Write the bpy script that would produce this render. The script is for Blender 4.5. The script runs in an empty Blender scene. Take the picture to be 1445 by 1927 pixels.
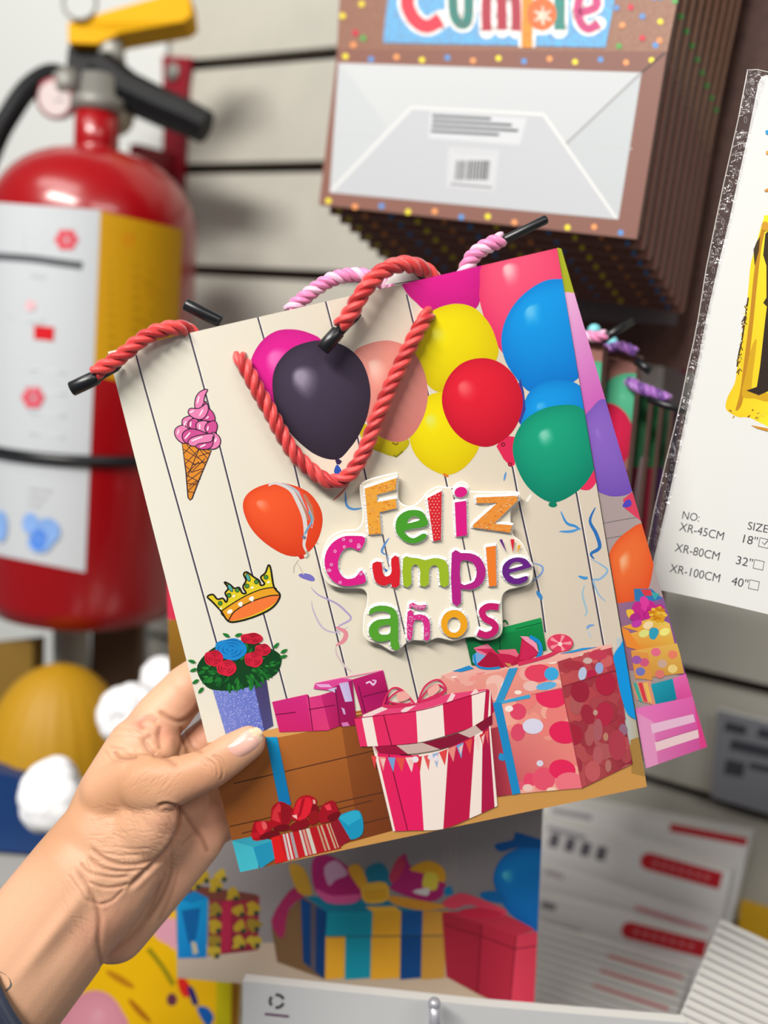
import bpy, bmesh, math, random
import numpy as np
from mathutils import Vector, Matrix, Euler
from mathutils.geometry import tessellate_polygon

random.seed(7)
rng = np.random.default_rng(7)
S = bpy.context.scene
COL = S.collection

# ------------------------------------------------------------------ camera
W, H, F = 1445.0, 1927.0, 1900.0            # frame and focal length in frame pixels
PITCH, ROLL = math.radians(10.0), math.radians(4.5)
CAM = Vector((0.0, 0.0, 1.45))
FWD = Vector((0, math.cos(PITCH), -math.sin(PITCH)))
_up0 = Vector((0, math.sin(PITCH), math.cos(PITCH)))
_rt0 = Vector((1, 0, 0))
RIGHT = _rt0 * math.cos(ROLL) + _up0 * math.sin(ROLL)
UP = _up0 * math.cos(ROLL) - _rt0 * math.sin(ROLL)
cam_d = bpy.data.cameras.new('camera')
cam = bpy.data.objects.new('camera', cam_d)
COL.objects.link(cam)
S.camera = cam
m3 = Matrix((RIGHT, UP, -FWD)).transposed()
cam.matrix_world = Matrix.Translation(CAM) @ m3.to_4x4()
cam_d.sensor_fit = 'HORIZONTAL'
cam_d.sensor_width = 36.0
cam_d.lens = F / W * 36.0
cam_d.clip_start = 0.01
cam_d.dof.use_dof = True
cam_d.dof.focus_distance = 0.415
cam_d.dof.aperture_fstop = 6.0

# ------------------------------------------------------------------ light and exposure
S.view_settings.view_transform = 'Standard'
S.view_settings.look = 'None'
S.view_settings.exposure = 0.0
S.view_settings.gamma = 1.0
S.view_settings.use_curve_mapping = False
w = bpy.data.worlds.new('shop_air')
S.world = w
w.use_nodes = True
w.node_tree.nodes['Background'].inputs[0].default_value = (0.92, 0.95, 1.0, 1)
w.node_tree.nodes['Background'].inputs[1].default_value = 0.15


def ceiling_lamp(name, loc, size, power, aim=None, col=(1, 0.97, 0.92)):
    d = bpy.data.lights.new(name, 'AREA')
    d.shape = 'RECTANGLE'
    d.size, d.size_y = size
    d.energy = power
    d.color = col
    o = bpy.data.objects.new(name, d)
    o.location = loc
    if aim is not None:
        o.rotation_euler = (Vector(aim) - Vector(loc)).to_track_quat('-Z', 'Y').to_euler()
    COL.objects.link(o)
    return o


ceiling_lamp('ceiling_lamp', (-0.85, -0.72, 2.62), (1.1, 0.25), 54, (0.0, 0.5, 1.4))
ceiling_lamp('ceiling_lamp.001', (-0.75, 0.15, 2.55), (1.0, 0.25), 6, (-0.3, 0.9, 1.4))
ceiling_lamp('fill_lamp', (0.75, -1.10, 2.65), (1.1, 0.25), 11, (0.3, 0.6, 1.1))  # added fill lamp, unseen, to brighten the white cartons at lower right


# ------------------------------------------------------------------ projection helpers (photo pixel -> place)
def ray(x, y):
    return FWD + RIGHT * ((x - W / 2) / F) - UP * ((y - H / 2) / F)


def at(x, y, d):
    return CAM + ray(x, y) * d


class Plane:
    """a real plane in the place; hit() gives the point of it seen at a photo pixel"""
    def __init__(self, o, n):
        self.o = Vector(o)
        self.n = Vector(n).normalized()
        if self.n.dot(CAM - self.o) < 0:
            self.n = -self.n

    def hit(self, x, y, off=0.0):
        r = ray(x, y)
        t = (self.o + self.n * off - CAM).dot(self.n) / r.dot(self.n)
        return CAM + r * t

    @staticmethod
    def through(a, b, c):
        return Plane(a, (Vector(b) - Vector(a)).cross(Vector(c) - Vector(a)))


class SurfOff:
    """point on the plane first, then lifted straight off it (keeps print sizes)"""
    def __init__(self, plane):
        self.p = plane

    def hit(self, x, y, off=0.0):
        return self.p.hit(x, y) + self.p.n * off


def quad_depths(c, mean):
    """depths that make four photo corners a real parallelogram"""
    r = np.array([((x - W / 2) / F, -(y - H / 2) / F, -1) for x, y in c])
    A = np.stack([r[0], -r[1], r[2], -r[3]], 1)
    d = np.linalg.svd(A)[2][-1]
    d = d / d.mean() * mean
    return [at(x, y, float(k)) for (x, y), k in zip(c, d)]


# ------------------------------------------------------------------ objects
WPOS = {}


def thing(name, label, cat, loc, group=None):
    o = bpy.data.objects.new(name, None)
    o.empty_display_size = 0.02
    COL.objects.link(o)
    o.location = Vector(loc)
    o['label'] = label
    o['category'] = cat
    if group:
        o['group'] = group
    WPOS[o.name] = Vector(loc)
    return o


def mesh_obj(name, verts, faces, mats, parent=None, fmat=None, smooth=False, origin=None):
    """verts in world space; stored relative to the thing's base"""
    if parent is not None:
        base = WPOS[parent.name]
    else:
        base = Vector(origin) if origin is not None else Vector((0, 0, 0))
    me = bpy.data.meshes.new(name)
    me.from_pydata([tuple(Vector(v) - base) for v in verts], [], [tuple(f) for f in faces])
    if not isinstance(mats, (list, tuple)):
        mats = [mats]
    for m in mats:
        me.materials.append(m)
    if fmat is not None:
        me.polygons.foreach_set('material_index', fmat)
    if smooth:
        me.polygons.foreach_set('use_smooth', [True] * len(me.polygons))
    me.update()
    o = bpy.data.objects.new(name, me)
    COL.objects.link(o)
    if parent is not None:
        o.parent = parent
        WPOS[o.name] = base
    else:
        o.location = base
        WPOS[o.name] = base
    return o


def tag(o, label=None, cat=None, group=None, kind=None):
    if label:
        o['label'] = label
    if cat:
        o['category'] = cat
    if group:
        o['group'] = group
    if kind:
        o['kind'] = kind
    return o


def copy_thing(root, delta, label, name=None):
    """a copy of a thing with copies of its parts and sub-parts"""
    r = root.copy()
    COL.objects.link(r)
    r.location = Vector(root.location) + Vector(delta)
    r['label'] = label
    WPOS[r.name] = Vector(r.location)
    for ch in list(root.children):
        c = ch.copy()
        COL.objects.link(c)
        c.parent = r
        for g in list(ch.children):
            d = g.copy()
            COL.objects.link(d)
            d.parent = c
    return r


class MB:
    """collects shapes into one mesh"""
    def __init__(self):
        self.v, self.f, self.fm = [], [], []

    def add(self, verts, faces, mi=0):
        b = len(self.v)
        self.v += [Vector(p) for p in verts]
        self.f += [tuple(i + b for i in f) for f in faces]
        self.fm += [mi] * len(faces)
        return self

    def prism(self, pts, n, th, mi=0, mi_side=None):
        """outline (world points) given thickness th along -n"""
        pts = [Vector(p) for p in pts]
        k = len(pts)
        tris = tessellate_polygon([pts])
        back = [p - n * th for p in pts]
        self.add(pts + back, [], mi)
        b = len(self.v) - 2 * k
        for t in tris:
            self.f.append(tuple(b + i for i in t)); self.fm.append(mi)
            self.f.append(tuple(b + k + i for i in reversed(t))); self.fm.append(mi)
        for i in range(k):
            j = (i + 1) % k
            self.f.append((b + i, b + k + i, b + k + j, b + j))
            self.fm.append(mi if mi_side is None else mi_side)
        return self

    def box(self, o, ex, ey, ez, mi=0):
        """o = one corner, three edge vectors"""
        o, ex, ey, ez = map(Vector, (o, ex, ey, ez))
        v = [o, o + ex, o + ex + ey, o + ey, o + ez, o + ex + ez, o + ex + ey + ez, o + ey + ez]
        self.add(v, [(0, 3, 2, 1), (4, 5, 6, 7), (0, 1, 5, 4), (1, 2, 6, 5), (2, 3, 7, 6), (3, 0, 4, 7)], mi)
        return self

    def tube(self, path, rad, seg=12, mi=0, caps=True, ridge=0, ridge_n=5):
        path = [Vector(p) for p in path]
        n = len(path)
        rad = [rad] * n if not hasattr(rad, '__len__') else rad
        T = [(path[min(i + 1, n - 1)] - path[max(i - 1, 0)]).normalized() for i in range(n)]
        a = T[0].orthogonal().normalized()
        vs = []
        for i in range(n):
            a = (a - T[i] * a.dot(T[i])).normalized()
            b = T[i].cross(a)
            for s in range(seg):
                th = 2 * math.pi * s / seg
                r = rad[i] * (1 + ridge * math.cos(ridge_n * th))
                vs.append(path[i] + (a * math.cos(th) + b * math.sin(th)) * r)
        fs = []
        for i in range(n - 1):
            for s in range(seg):
                t = (s + 1) % seg
                fs.append((i * seg + s, i * seg + t, (i + 1) * seg + t, (i + 1) * seg + s))
        if caps:
            fs.append(tuple(reversed(range(seg))))
            fs.append(tuple((n - 1) * seg + s for s in range(seg)))
        self.add(vs, fs, mi)
        return self

    def lathe(self, o, axis, prof, seg=48, mi=0):
        """prof: list of (radius, height along axis)"""
        o, axis = Vector(o), Vector(axis).normalized()
        a = axis.orthogonal().normalized()
        b = axis.cross(a)
        vs, fs = [], []
        for r, h in prof:
            for s in range(seg):
                th = 2 * math.pi * s / seg
                vs.append(o + axis * h + (a * math.cos(th) + b * math.sin(th)) * max(r, 1e-5))
        n = len(prof)
        for i in range(n - 1):
            for s in range(seg):
                t = (s + 1) % seg
                fs.append((i * seg + s, i * seg + t, (i + 1) * seg + t, (i + 1) * seg + s))
        fs.append(tuple(reversed(range(seg))))
        fs.append(tuple((n - 1) * seg + s for s in range(seg)))
        self.add(vs, fs, mi)
        return self

    def ball(self, c, r, seg=20, rings=12, mi=0):
        c = Vector(c)
        r = Vector((r, r, r)) if not hasattr(r, '__len__') else Vector(r)
        vs = [c + Vector((0, 0, r.z))]
        for i in range(1, rings):
            ph = math.pi * i / rings
            for s in range(seg):
                th = 2 * math.pi * s / seg
                vs.append(c + Vector((r.x * math.sin(ph) * math.cos(th), r.y * math.sin(ph) * math.sin(th), r.z * math.cos(ph))))
        vs.append(c - Vector((0, 0, r.z)))
        fs = [(0, 1 + s, 1 + (s + 1) % seg) for s in range(seg)]
        for i in range(rings - 2):
            for s in range(seg):
                t = (s + 1) % seg
                fs.append((1 + i * seg + s, 1 + (i + 1) * seg + s, 1 + (i + 1) * seg + t, 1 + i * seg + t))
        L = len(vs) - 1
        b = 1 + (rings - 2) * seg
        fs += [(L, b + (s + 1) % seg, b + s) for s in range(seg)]
        self.add(vs, fs, mi)
        return self

    def build(self, name, mats, parent=None, smooth=False, origin=None):
        return mesh_obj(name, self.v, self.f, mats, parent, self.fm, smooth, origin)


# ------------------------------------------------------------------ curves in 2D
def sm(pts, n=6, closed=True):
    """Catmull-Rom through the points"""
    P = [np.array(p, float) for p in pts]
    k = len(P)
    out = []
    rngi = range(k) if closed else range(k - 1)
    for i in rngi:
        if closed:
            p0, p1, p2, p3 = P[i - 1], P[i], P[(i + 1) % k], P[(i + 2) % k]
        else:
            p0, p1, p2, p3 = P[max(i - 1, 0)], P[i], P[i + 1], P[min(i + 2, k - 1)]
        for j in range(n):
            t = j / n
            out.append(0.5 * ((2 * p1) + (-p0 + p2) * t + (2 * p0 - 5 * p1 + 4 * p2 - p3) * t * t + (-p0 + 3 * p1 - 3 * p2 + p3) * t ** 3))
    if not closed:
        out.append(P[-1])
    return [tuple(p) for p in out]


def ell(cx, cy, rx, ry, ang=0, n=40):
    c, s = math.cos(math.radians(ang)), math.sin(math.radians(ang))
    return [(cx + rx * math.cos(t) * c - ry * math.sin(t) * s, cy + rx * math.cos(t) * s + ry * math.sin(t) * c)
            for t in (2 * math.pi * i / n for i in range(n))]


class Z:
    """coordinates read from an enlarged view of the photo"""
    def __init__(self, x0, y0, s):
        self.x0, self.y0, self.s = x0, y0, s

    def __call__(self, *pts):
        if len(pts) == 1 and hasattr(pts[0][0], '__len__'):
            pts = pts[0]
        return [(self.x0 + x / self.s, self.y0 + y / self.s) for x, y in pts]

    def p(self, x, y):
        return (self.x0 + x / self.s, self.y0 + y / self.s)


def lin(c):
    return tuple((v / 255 / 12.92) if v / 255 <= 0.04045 else ((v / 255 + 0.055) / 1.055) ** 2.4 for v in c[:3])


def mixc(a, b, t):
    return tuple(a[i] + (b[i] - a[i]) * t for i in range(3))


# ------------------------------------------------------------------ printed artwork: layered flat shapes in one mesh
class Art:
    def __init__(self, surf, clip=None, dz=3e-6, z0=0.0, gain=0.85):
        self.s, self.clip, self.dz, self.z, self.gain = surf, clip, dz, z0, gain
        self.v, self.f, self.c = [], [], []
        if clip is not None:
            a = sum(clip[i][0] * clip[(i + 1) % len(clip)][1] - clip[(i + 1) % len(clip)][0] * clip[i][1] for i in range(len(clip)))
            self.clip = clip if a > 0 else clip[::-1]

    hold = False                # True while shapes share one layer

    def layer(self):
        if not self.hold:
            self.z += self.dz

    def _face(self, pts):           # pts: list of (x, y, (r,g,b) linear)
        if self.clip is not None:
            cl = self.clip
            for i in range(len(cl)):
                ax, ay = cl[i]
                bx, by = cl[(i + 1) % len(cl)]
                out = []
                k = len(pts)
                if k == 0:
                    return
                D = [(bx - ax) * (p[1] - ay) - (by - ay) * (p[0] - ax) for p in pts]
                if min(D) >= 0:
                    continue
                for j in range(k):
                    p, q, dp, dq = pts[j], pts[(j + 1) % k], D[j], D[(j + 1) % k]
                    if dp >= 0:
                        out.append(p)
                    if (dp >= 0) != (dq >= 0):
                        t = dp / (dp - dq)
                        out.append((p[0] + (q[0] - p[0]) * t, p[1] + (q[1] - p[1]) * t, mixc(p[2], q[2], t)))
                pts = out
            if len(pts) < 3:
                return
        b = len(self.v)
        for x, y, c in pts:
            self.v.append(self.s.hit(x, y, self.z))
            self.c.append(c)
        self.f.append(tuple(range(b, b + len(pts))))

    def _lc(self, c):
        l = lin(c)
        return tuple(v * self.gain for v in l)

    def poly(self, pts, col, holes=()):
        """col: colour, or function (x, y) -> colour"""
        self.layer()
        loops = [[Vector((x, y, 0)) for x, y in pts]] + [[Vector((x, y, 0)) for x, y in h] for h in holes]
        flat = [p for l in loops for p in l]
        cf = col if callable(col) else (lambda x, y: col)
        for t in tessellate_polygon(loops):
            self._face([(flat[i].x, flat[i].y, self._lc(cf(flat[i].x, flat[i].y))) for i in t])

    def grid(self, q, nx, ny, cf):
        """quad tl,tr,br,bl filled by a colour function of (u, v)"""
        self.layer()
        P = {}
        for j in range(ny + 1):
            for i in range(nx + 1):
                u, v = i / nx, j / ny
                x = (q[0][0] * (1 - u) + q[1][0] * u) * (1 - v) + (q[3][0] * (1 - u) + q[2][0] * u) * v
                y = (q[0][1] * (1 - u) + q[1][1] * u) * (1 - v) + (q[3][1] * (1 - u) + q[2][1] * u) * v
                P[i, j] = (x, y, self._lc(cf(u, v)))
        for j in range(ny):
            for i in range(nx):
                self._face([P[i, j], P[i + 1, j], P[i + 1, j + 1], P[i, j + 1]])

    def gpoly(self, q, a, b, c=None, d=None):
        """quad with a colour per corner"""
        if c is None:
            c, d = b, a
        if d is None:
            d = c
        self.grid(q, 6, 6, lambda u, v: mixc(mixc(a, b, u), mixc(d, c, u), v))

    def balloon(self, out, hl, base, light, dark, hs=0.16, rings=10):
        """printed balloon: soft printed shine at hl"""
        self.layer()
        k = len(out)
        cx = sum(p[0] for p in out) / k
        cy = sum(p[1] for p in out) / k
        ts = [0, hs * 0.45, hs * 0.8, hs * 1.1, hs * 1.5] + [hs * 1.5 + (1 - hs * 1.5) * (i / rings) for i in range(1, rings + 1)]
        prev = None
        for ti, t in enumerate(ts):
            row = []
            for x, y in out:
                X, Y = hl[0] + (x - hl[0]) * t, hl[1] + (y - hl[1]) * t
                if t <= hs * 1.5:
                    c = mixc(light, base, min(1, max(0, (t / hs - 0.35) / 1.0)))
                else:
                    k2 = (t - hs * 1.5) / (1 - hs * 1.5)
                    dd = max(0.0, ((X - hl[0]) * 0.35 + (Y - hl[1])) / (2.2 * max(1, max(abs(p[1] - cy) for p in out[::4]))))
                    c = mixc(base, dark, min(1, k2 ** 2 * 0.55 + dd * 0.6))
                row.append((X, Y, self._lc(c)))
            if prev is not None:
                for i in range(k):
                    j = (i + 1) % k
                    if ti == 1:
                        self._face([prev[0], row[i], row[j]])
                    else:
                        self._face([prev[i], row[i], row[j], prev[j]])
            prev = row

    def stroke(self, pts, wd, col, smooth=True, closed=False, n=5, taper=False, cap=False):
        self.layer()
        if smooth:
            pts = sm(pts, n, closed)
        P = [np.array(p, float) for p in pts]
        k = len(P)
        cf = col if callable(col) else (lambda t: col)
        L, R = [], []
        for i in range(k):
            if closed:
                d = P[(i + 1) % k] - P[i - 1]
            else:
                d = P[min(i + 1, k - 1)] - P[max(i - 1, 0)]
            d = d / (np.linalg.norm(d) + 1e-9)
            nn = np.array((-d[1], d[0]))
            t = i / max(1, k - 1)
            ww = (wd(t) if callable(wd) else wd) / 2
            if taper:
                ww *= math.sin(math.pi * (0.04 + 0.92 * t)) ** 0.7
            c = self._lc(cf(t))
            L.append((*(P[i] + nn * ww), c))
            R.append((*(P[i] - nn * ww), c))
        for i in range(k if closed else k - 1):
            j = (i + 1) % k
            self._face([L[i], L[j], R[j], R[i]])
        if cap and not closed:
            for e, q in ((0, P[0]), (-1, P[-1])):
                ww = (wd(e) if callable(wd) else wd) / 2
                c = self._lc(cf(0 if e == 0 else 1))
                self._face([(q[0] + ww * math.cos(a), q[1] + ww * math.sin(a), c) for a in (2 * math.pi * i / 14 for i in range(14))])

    def build(self, name, mat, parent=None, extra=None):
        """extra: MB with further solid geometry of the same part (its colour index via extra_col)"""
        v, f, c, fm = list(self.v), list(self.f), list(self.c), [0] * len(self.f)
        if extra is not None:
            b = len(v)
            v += extra.v
            f += [tuple(i + b for i in q) for q in extra.f]
            fm += [1 + m for m in extra.fm]
            c += [(0.8, 0.8, 0.8)] * len(extra.v)
        o = mesh_obj(name, v, f, mat, parent, fm)
        a = o.data.color_attributes.new('Col', 'FLOAT_COLOR', 'POINT')
        arr = np.ones((len(v), 4), np.float32)
        arr[:, :3] = np.array(c, np.float32)
        a.data.foreach_set('color', arr.ravel())
        return o


# ------------------------------------------------------------------ materials
MATS = {}


def mat(name, col=None, rough=0.5, metal=0.0, spec=0.5, noise=None, bump=None, vcol=False, alpha=None, sheen=0.0, coat=0.0):
    """noise=(scale, other colour, amount); bump=(scale, strength)"""
    if name in MATS:
        return MATS[name]
    m = bpy.data.materials.new(name)
    m.use_nodes = True
    nt = m.node_tree
    b = nt.nodes['Principled BSDF']
    b.inputs['Roughness'].default_value = rough
    b.inputs['Metallic'].default_value = metal
    b.inputs['Specular IOR Level'].default_value = spec
    b.inputs['Sheen Weight'].default_value = sheen
    b.inputs['Coat Weight'].default_value = coat
    src = None
    if vcol:
        a = nt.nodes.new('ShaderNodeVertexColor')
        a.layer_name = 'Col'
        src = a.outputs[0]
    elif col is not None:
        l = lin(col)
        b.inputs['Base Color'].default_value = (*l, 1)
    tc = nt.nodes.new('ShaderNodeTexCoord')
    if noise is not None:
        sc, c2, amt = noise
        nz = nt.nodes.new('ShaderNodeTexNoise')
        nz.inputs['Scale'].default_value = sc
        nz.inputs['Detail'].default_value = 4
        nt.links.new(tc.outputs['Object'], nz.inputs['Vector'])
        rp = nt.nodes.new('ShaderNodeValToRGB')
        rp.color_ramp.elements[0].position = 0.35
        rp.color_ramp.elements[1].position = 0.68
        rp.color_ramp.elements[0].color = (0, 0, 0, 1)
        rp.color_ramp.elements[1].color = (amt, amt, amt, 1)
        nt.links.new(nz.outputs['Fac'], rp.inputs['Fac'])
        mx = nt.nodes.new('ShaderNodeMix')
        mx.data_type = 'RGBA'
        nt.links.new(rp.outputs['Color'], mx.inputs['Factor'])
        if src is not None:
            nt.links.new(src, mx.inputs['A'])
        else:
            mx.inputs['A'].default_value = (*lin(col), 1)
        mx.inputs['B'].default_value = (*lin(c2), 1)
        src = mx.outputs['Result']
    if src is not None:
        nt.links.new(src, b.inputs['Base Color'])
    if bump is not None:
        sc, st = bump
        nz = nt.nodes.new('ShaderNodeTexNoise')
        nz.inputs['Scale'].default_value = sc
        nz.inputs['Detail'].default_value = 5
        nt.links.new(tc.outputs['Object'], nz.inputs['Vector'])
        bp = nt.nodes.new('ShaderNodeBump')
        bp.inputs['Strength'].default_value = st
        bp.inputs['Distance'].default_value = 0.0006
        nt.links.new(nz.outputs['Fac'], bp.inputs['Height'])
        nt.links.new(bp.outputs['Normal'], b.inputs['Normal'])
    if alpha is not None:
        b.inputs['Alpha'].default_value = alpha
    MATS[name] = m
    return m


def clear_mat(name, tint=(0.95, 0.96, 1.0), body=0.05, gloss=0.12, rough=0.08, bump=None):
    """thin clear plastic: mostly see-through, a little milky, with gloss"""
    m = bpy.data.materials.new(name)
    m.use_nodes = True
    nt = m.node_tree
    for n in list(nt.nodes):
        nt.nodes.remove(n)
    out = nt.nodes.new('ShaderNodeOutputMaterial')
    tr = nt.nodes.new('ShaderNodeBsdfTransparent')
    tr.inputs[0].default_value = (*tint, 1)
    df = nt.nodes.new('ShaderNodeBsdfDiffuse')
    df.inputs[0].default_value = (0.8, 0.8, 0.82, 1)
    gl = nt.nodes.new('ShaderNodeBsdfGlossy')
    gl.inputs['Roughness'].default_value = rough
    m1 = nt.nodes.new('ShaderNodeMixShader')
    m1.inputs[0].default_value = body
    m2 = nt.nodes.new('ShaderNodeMixShader')
    fr = nt.nodes.new('ShaderNodeLayerWeight')
    fr.inputs[0].default_value = 0.25
    mm = nt.nodes.new('ShaderNodeMath')
    mm.operation = 'MULTIPLY_ADD'
    mm.inputs[1].default_value = 0.15
    mm.inputs[2].default_value = gloss
    nt.links.new(fr.outputs['Fresnel'], mm.inputs[0])
    nt.links.new(mm.outputs[0], m2.inputs[0])
    nt.links.new(tr.outputs[0], m1.inputs[1])
    nt.links.new(df.outputs[0], m1.inputs[2])
    nt.links.new(m1.outputs[0], m2.inputs[1])
    nt.links.new(gl.outputs[0], m2.inputs[2])
    nt.links.new(m2.outputs[0], out.inputs[0])
    if bump:
        tc = nt.nodes.new('ShaderNodeTexCoord')
        nz = nt.nodes.new('ShaderNodeTexNoise')
        nz.inputs['Scale'].default_value = bump[0]
        nz.inputs['Detail'].default_value = 3
        nz.inputs['Distortion'].default_value = 1.5
        nt.links.new(tc.outputs['Object'], nz.inputs['Vector'])
        bp = nt.nodes.new('ShaderNodeBump')
        bp.inputs['Strength'].default_value = bump[1]
        bp.inputs['Distance'].default_value = 0.004
        nt.links.new(nz.outputs['Fac'], bp.inputs['Height'])
        nt.links.new(bp.outputs['Normal'], gl.inputs['Normal'])
        nt.links.new(bp.outputs['Normal'], fr.inputs['Normal'])
    return m


PRINT = mat('printed_card', vcol=True, rough=0.42, spec=0.35)
PRINT_MATTE = mat('printed_matte', vcol=True, rough=0.6, spec=0.25)
PAPER_WHITE = mat('white_paper', (238, 238, 236), rough=0.6, spec=0.3)
BLACK_PLASTIC = mat('black_plastic', (22, 23, 26), rough=0.32, spec=0.5)


def text_mesh(s, font_extrude=0):
    """built-in font, as triangles in font units: (verts2d, faces, width)"""
    c = bpy.data.curves.new('t', 'FONT')
    c.body = s
    c.resolution_u = 4
    o = bpy.data.objects.new('t', c)
    COL.objects.link(o)
    bpy.context.view_layer.update()
    me = bpy.data.meshes.new_from_object(o.evaluated_get(bpy.context.evaluated_depsgraph_get()))
    v = [(p.co.x, p.co.y) for p in me.vertices]
    f = [tuple(p.vertices) for p in me.polygons]
    bpy.data.objects.remove(o)
    bpy.data.curves.remove(c)
    bpy.data.meshes.remove(me)
    return v, f


def text_art(art, s, p0, p1, hpx, col, up=None):
    """lettering whose baseline runs p0 -> p1 (photo px) with capital height hpx"""
    v, f = text_mesh(s)
    xs = [p[0] for p in v]
    x0, x1 = min(xs), max(xs)
    p0, p1 = np.array(p0, float), np.array(p1, float)
    ex = (p1 - p0) / (x1 - x0)
    d = (p1 - p0) / np.linalg.norm(p1 - p0)
    upv = np.array((d[1], -d[0])) if up is None else np.array(up, float) / np.linalg.norm(up)
    art.layer()
    q = [p0 + ex * (x - x0) + upv * (y / 0.7 * hpx) for x, y in v]
    lc = art._lc(col)
    for t in f:
        art._face([(q[i][0], q[i][1], lc) for i in t])


# ---------------------------------------------------------------- twisted cord handles
def cord(name, path, r, cols, parent, pitch=0.015, phase=0.0, hand=1):
    """three plied strands round a path of world points"""
    P = np.array([tuple(p) for p in path])
    pts = sm3(P, 14)
    seg = np.linalg.norm(np.diff(pts, axis=0), axis=1)
    s = np.concatenate([[0], np.cumsum(seg)])
    L = s[-1]
    N = max(12, int(L / 0.0007))
    u = np.linspace(0, L, N)
    Q = np.stack([np.interp(u, s, pts[:, k]) for k in range(3)], 1)
    T = np.gradient(Q, axis=0)
    T /= np.linalg.norm(T, axis=1)[:, None]
    a = np.array(Vector(T[0]).orthogonal().normalized())
    mb = MB()
    fr = []
    for i in range(N):
        a = a - T[i] * (a @ T[i])
        a /= np.linalg.norm(a)
        fr.append((a.copy(), np.cross(T[i], a)))
    for k in range(3):
        th = phase + hand * 2 * math.pi * (u / pitch + k / 3)
        path_k = [Vector(Q[i] + (fr[i][0] * math.cos(th[i]) + fr[i][1] * math.sin(th[i])) * r * 0.56) for i in range(N)]
        mb.tube(path_k, r * 0.49, 18, k % len(cols), True, 0.085, 6)
    return mb.build(name, cols, parent, smooth=True)


def sm3(P, n):
    P = np.array([tuple(p) for p in P], float)
    out = []
    k = len(P)
    for i in range(k - 1):
        p0, p1, p2, p3 = P[max(i - 1, 0)], P[i], P[i + 1], P[min(i + 2, k - 1)]
        for j in range(n):
            t = j / n
            out.append(0.5 * ((2 * p1) + (-p0 + p2) * t + (2 * p0 - 5 * p1 + 4 * p2 - p3) * t * t + (-p0 + 3 * p1 - 3 * p2 + p3) * t ** 3))
    out.append(P[-1])
    return np.array(out)


# ================================================================== the shop wall
PSI = math.radians(30.5)
WN = Vector((-math.sin(PSI), -math.cos(PSI), 0))        # out of the wall, towards the shopper
WR = Vector((math.cos(PSI), -math.sin(PSI), 0))         # along the wall, to the right
ZUP = Vector((0, 0, 1))
WO = at(490, 315, 0.95)
WP = Plane(WO, WN)
SLOTS = [1.691 - k * 0.0968 for k in range(-6, 15)]
XL = (WP.hit(318, 200) - WO).dot(WR)                     # left end of the slatted boards


def wpt(a, z, off=0.0):
    return Vector((WO.x, WO.y, 0)) + WR * a + Vector((0, 0, z)) + WN * off


SLAT = mat('slat_board', (184, 181, 170), rough=0.55, spec=0.3, noise=(30, (176, 173, 163), 0.5))
SLOT = mat('slot_brown', (52, 32, 24), rough=0.7)
sw_ = MB()
GAPZ = 0.0105
zs = sorted(SLOTS)
for k in range(len(zs) - 1):
    z0, z1 = zs[k] + GAPZ / 2, zs[k + 1] - GAPZ / 2
    sw_.box(wpt(XL, z0, -.012), WR * 1.5, WN * .012, ZUP * (z1 - z0), 0)
sw_.box(wpt(XL, zs[0], -.024), WR * 1.5, WN * .010, ZUP * (zs[-1] - zs[0]), 1)
wall = sw_.build('wall_back', [SLAT, SLOT])
tag(wall, kind='structure')

pl = MB()
pl.box(wpt(XL - 1.6, zs[0], -.03), WR * 1.597, WN * .034, ZUP * (zs[-1] - zs[0]), 0)
tag(pl.build('wall_left', mat('plain_plaster', (204, 206, 203), rough=.6, spec=.2)), kind='structure')

# ================================================================== fire extinguisher
RED = mat('extinguisher_red', (150, 2, 12), rough=0.28, spec=0.5, coat=0.3)
EXD = 0.88
exb = at(158, 1146, 0.875)
exb = Vector((exb.x, exb.y, exb.z))
EXA = ZUP
ER = 0.0825
ex = thing('fire_extinguisher', 'red fire extinguisher with yellow squeeze lever hanging at the left of the slatted wall', 'fire extinguisher', exb)
ext = at(167, 285, 0.88)
EH = (ext.z - exb.z)                      # foot to the shoulder's end
pr = [(0.001, 0.004), (ER * .8, 0.0), (ER * .93, .004), (ER, .02), (ER, EH - .072)]
for i in range(1, 11):
    t = i / 10 * math.pi / 2
    pr.append((ER * (.2 + .8 * math.cos(t)), EH - .072 + .062 * math.sin(t)))
pr += [(.0175, EH - .006), (.017, EH + .02), (.001, EH + .021)]
body = MB().lathe(exb, EXA, pr, 72)
body.build('cylinder_body', RED, ex, smooth=True)
STEEL = mat('dull_steel', (128, 126, 120), rough=.5, metal=.3)
nk = exb + EXA * (EH + .018)
MB().lathe(nk, EXA, [(.016, 0), (.02, .003), (.02, .012), (.014, .014), (.012, .03)], 32).build('neck_collar', STEEL, ex, smooth=True)
exc = lambda x, y, d=.865: at(x, y, d)
vb = MB()
vb.prism([exc(128, 88, .862), exc(178, 82, .862), exc(196, 105, .862), exc(206, 132, .862), exc(190, 190, .862), exc(178, 232, .862), exc(140, 232, .862), exc(136, 180, .862), exc(124, 130, .862)], -FWD, .03)
VBLK = mat('valve_black', (14, 15, 18), rough=.6, spec=.25)
vb.build('valve_body', VBLK, ex)
VALVE = mat('valve_grey', (96, 96, 96), rough=.5, metal=.3)
MB().lathe(exc(162, 178, .8605), -FWD, [(.012, -.002), (.013, .001), (.010, .003)], 24).build('valve_plug', VALVE, ex, smooth=True)
MB().tube([exc(205, 60, .862), exc(214, 132, .862)], .011, 16).build('safety_pin_housing', mat('pale_steel', (160, 158, 150), rough=.5, metal=.3), ex, smooth=True)
MB().ball(exc(212, 215, .862), .0185).build('pressure_port', mat('brass_pale', (164, 158, 140), rough=.5, metal=.2), ex, smooth=True)
YEL = mat('lever_yellow', (216, 160, 0), rough=.7, spec=.2)
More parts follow.
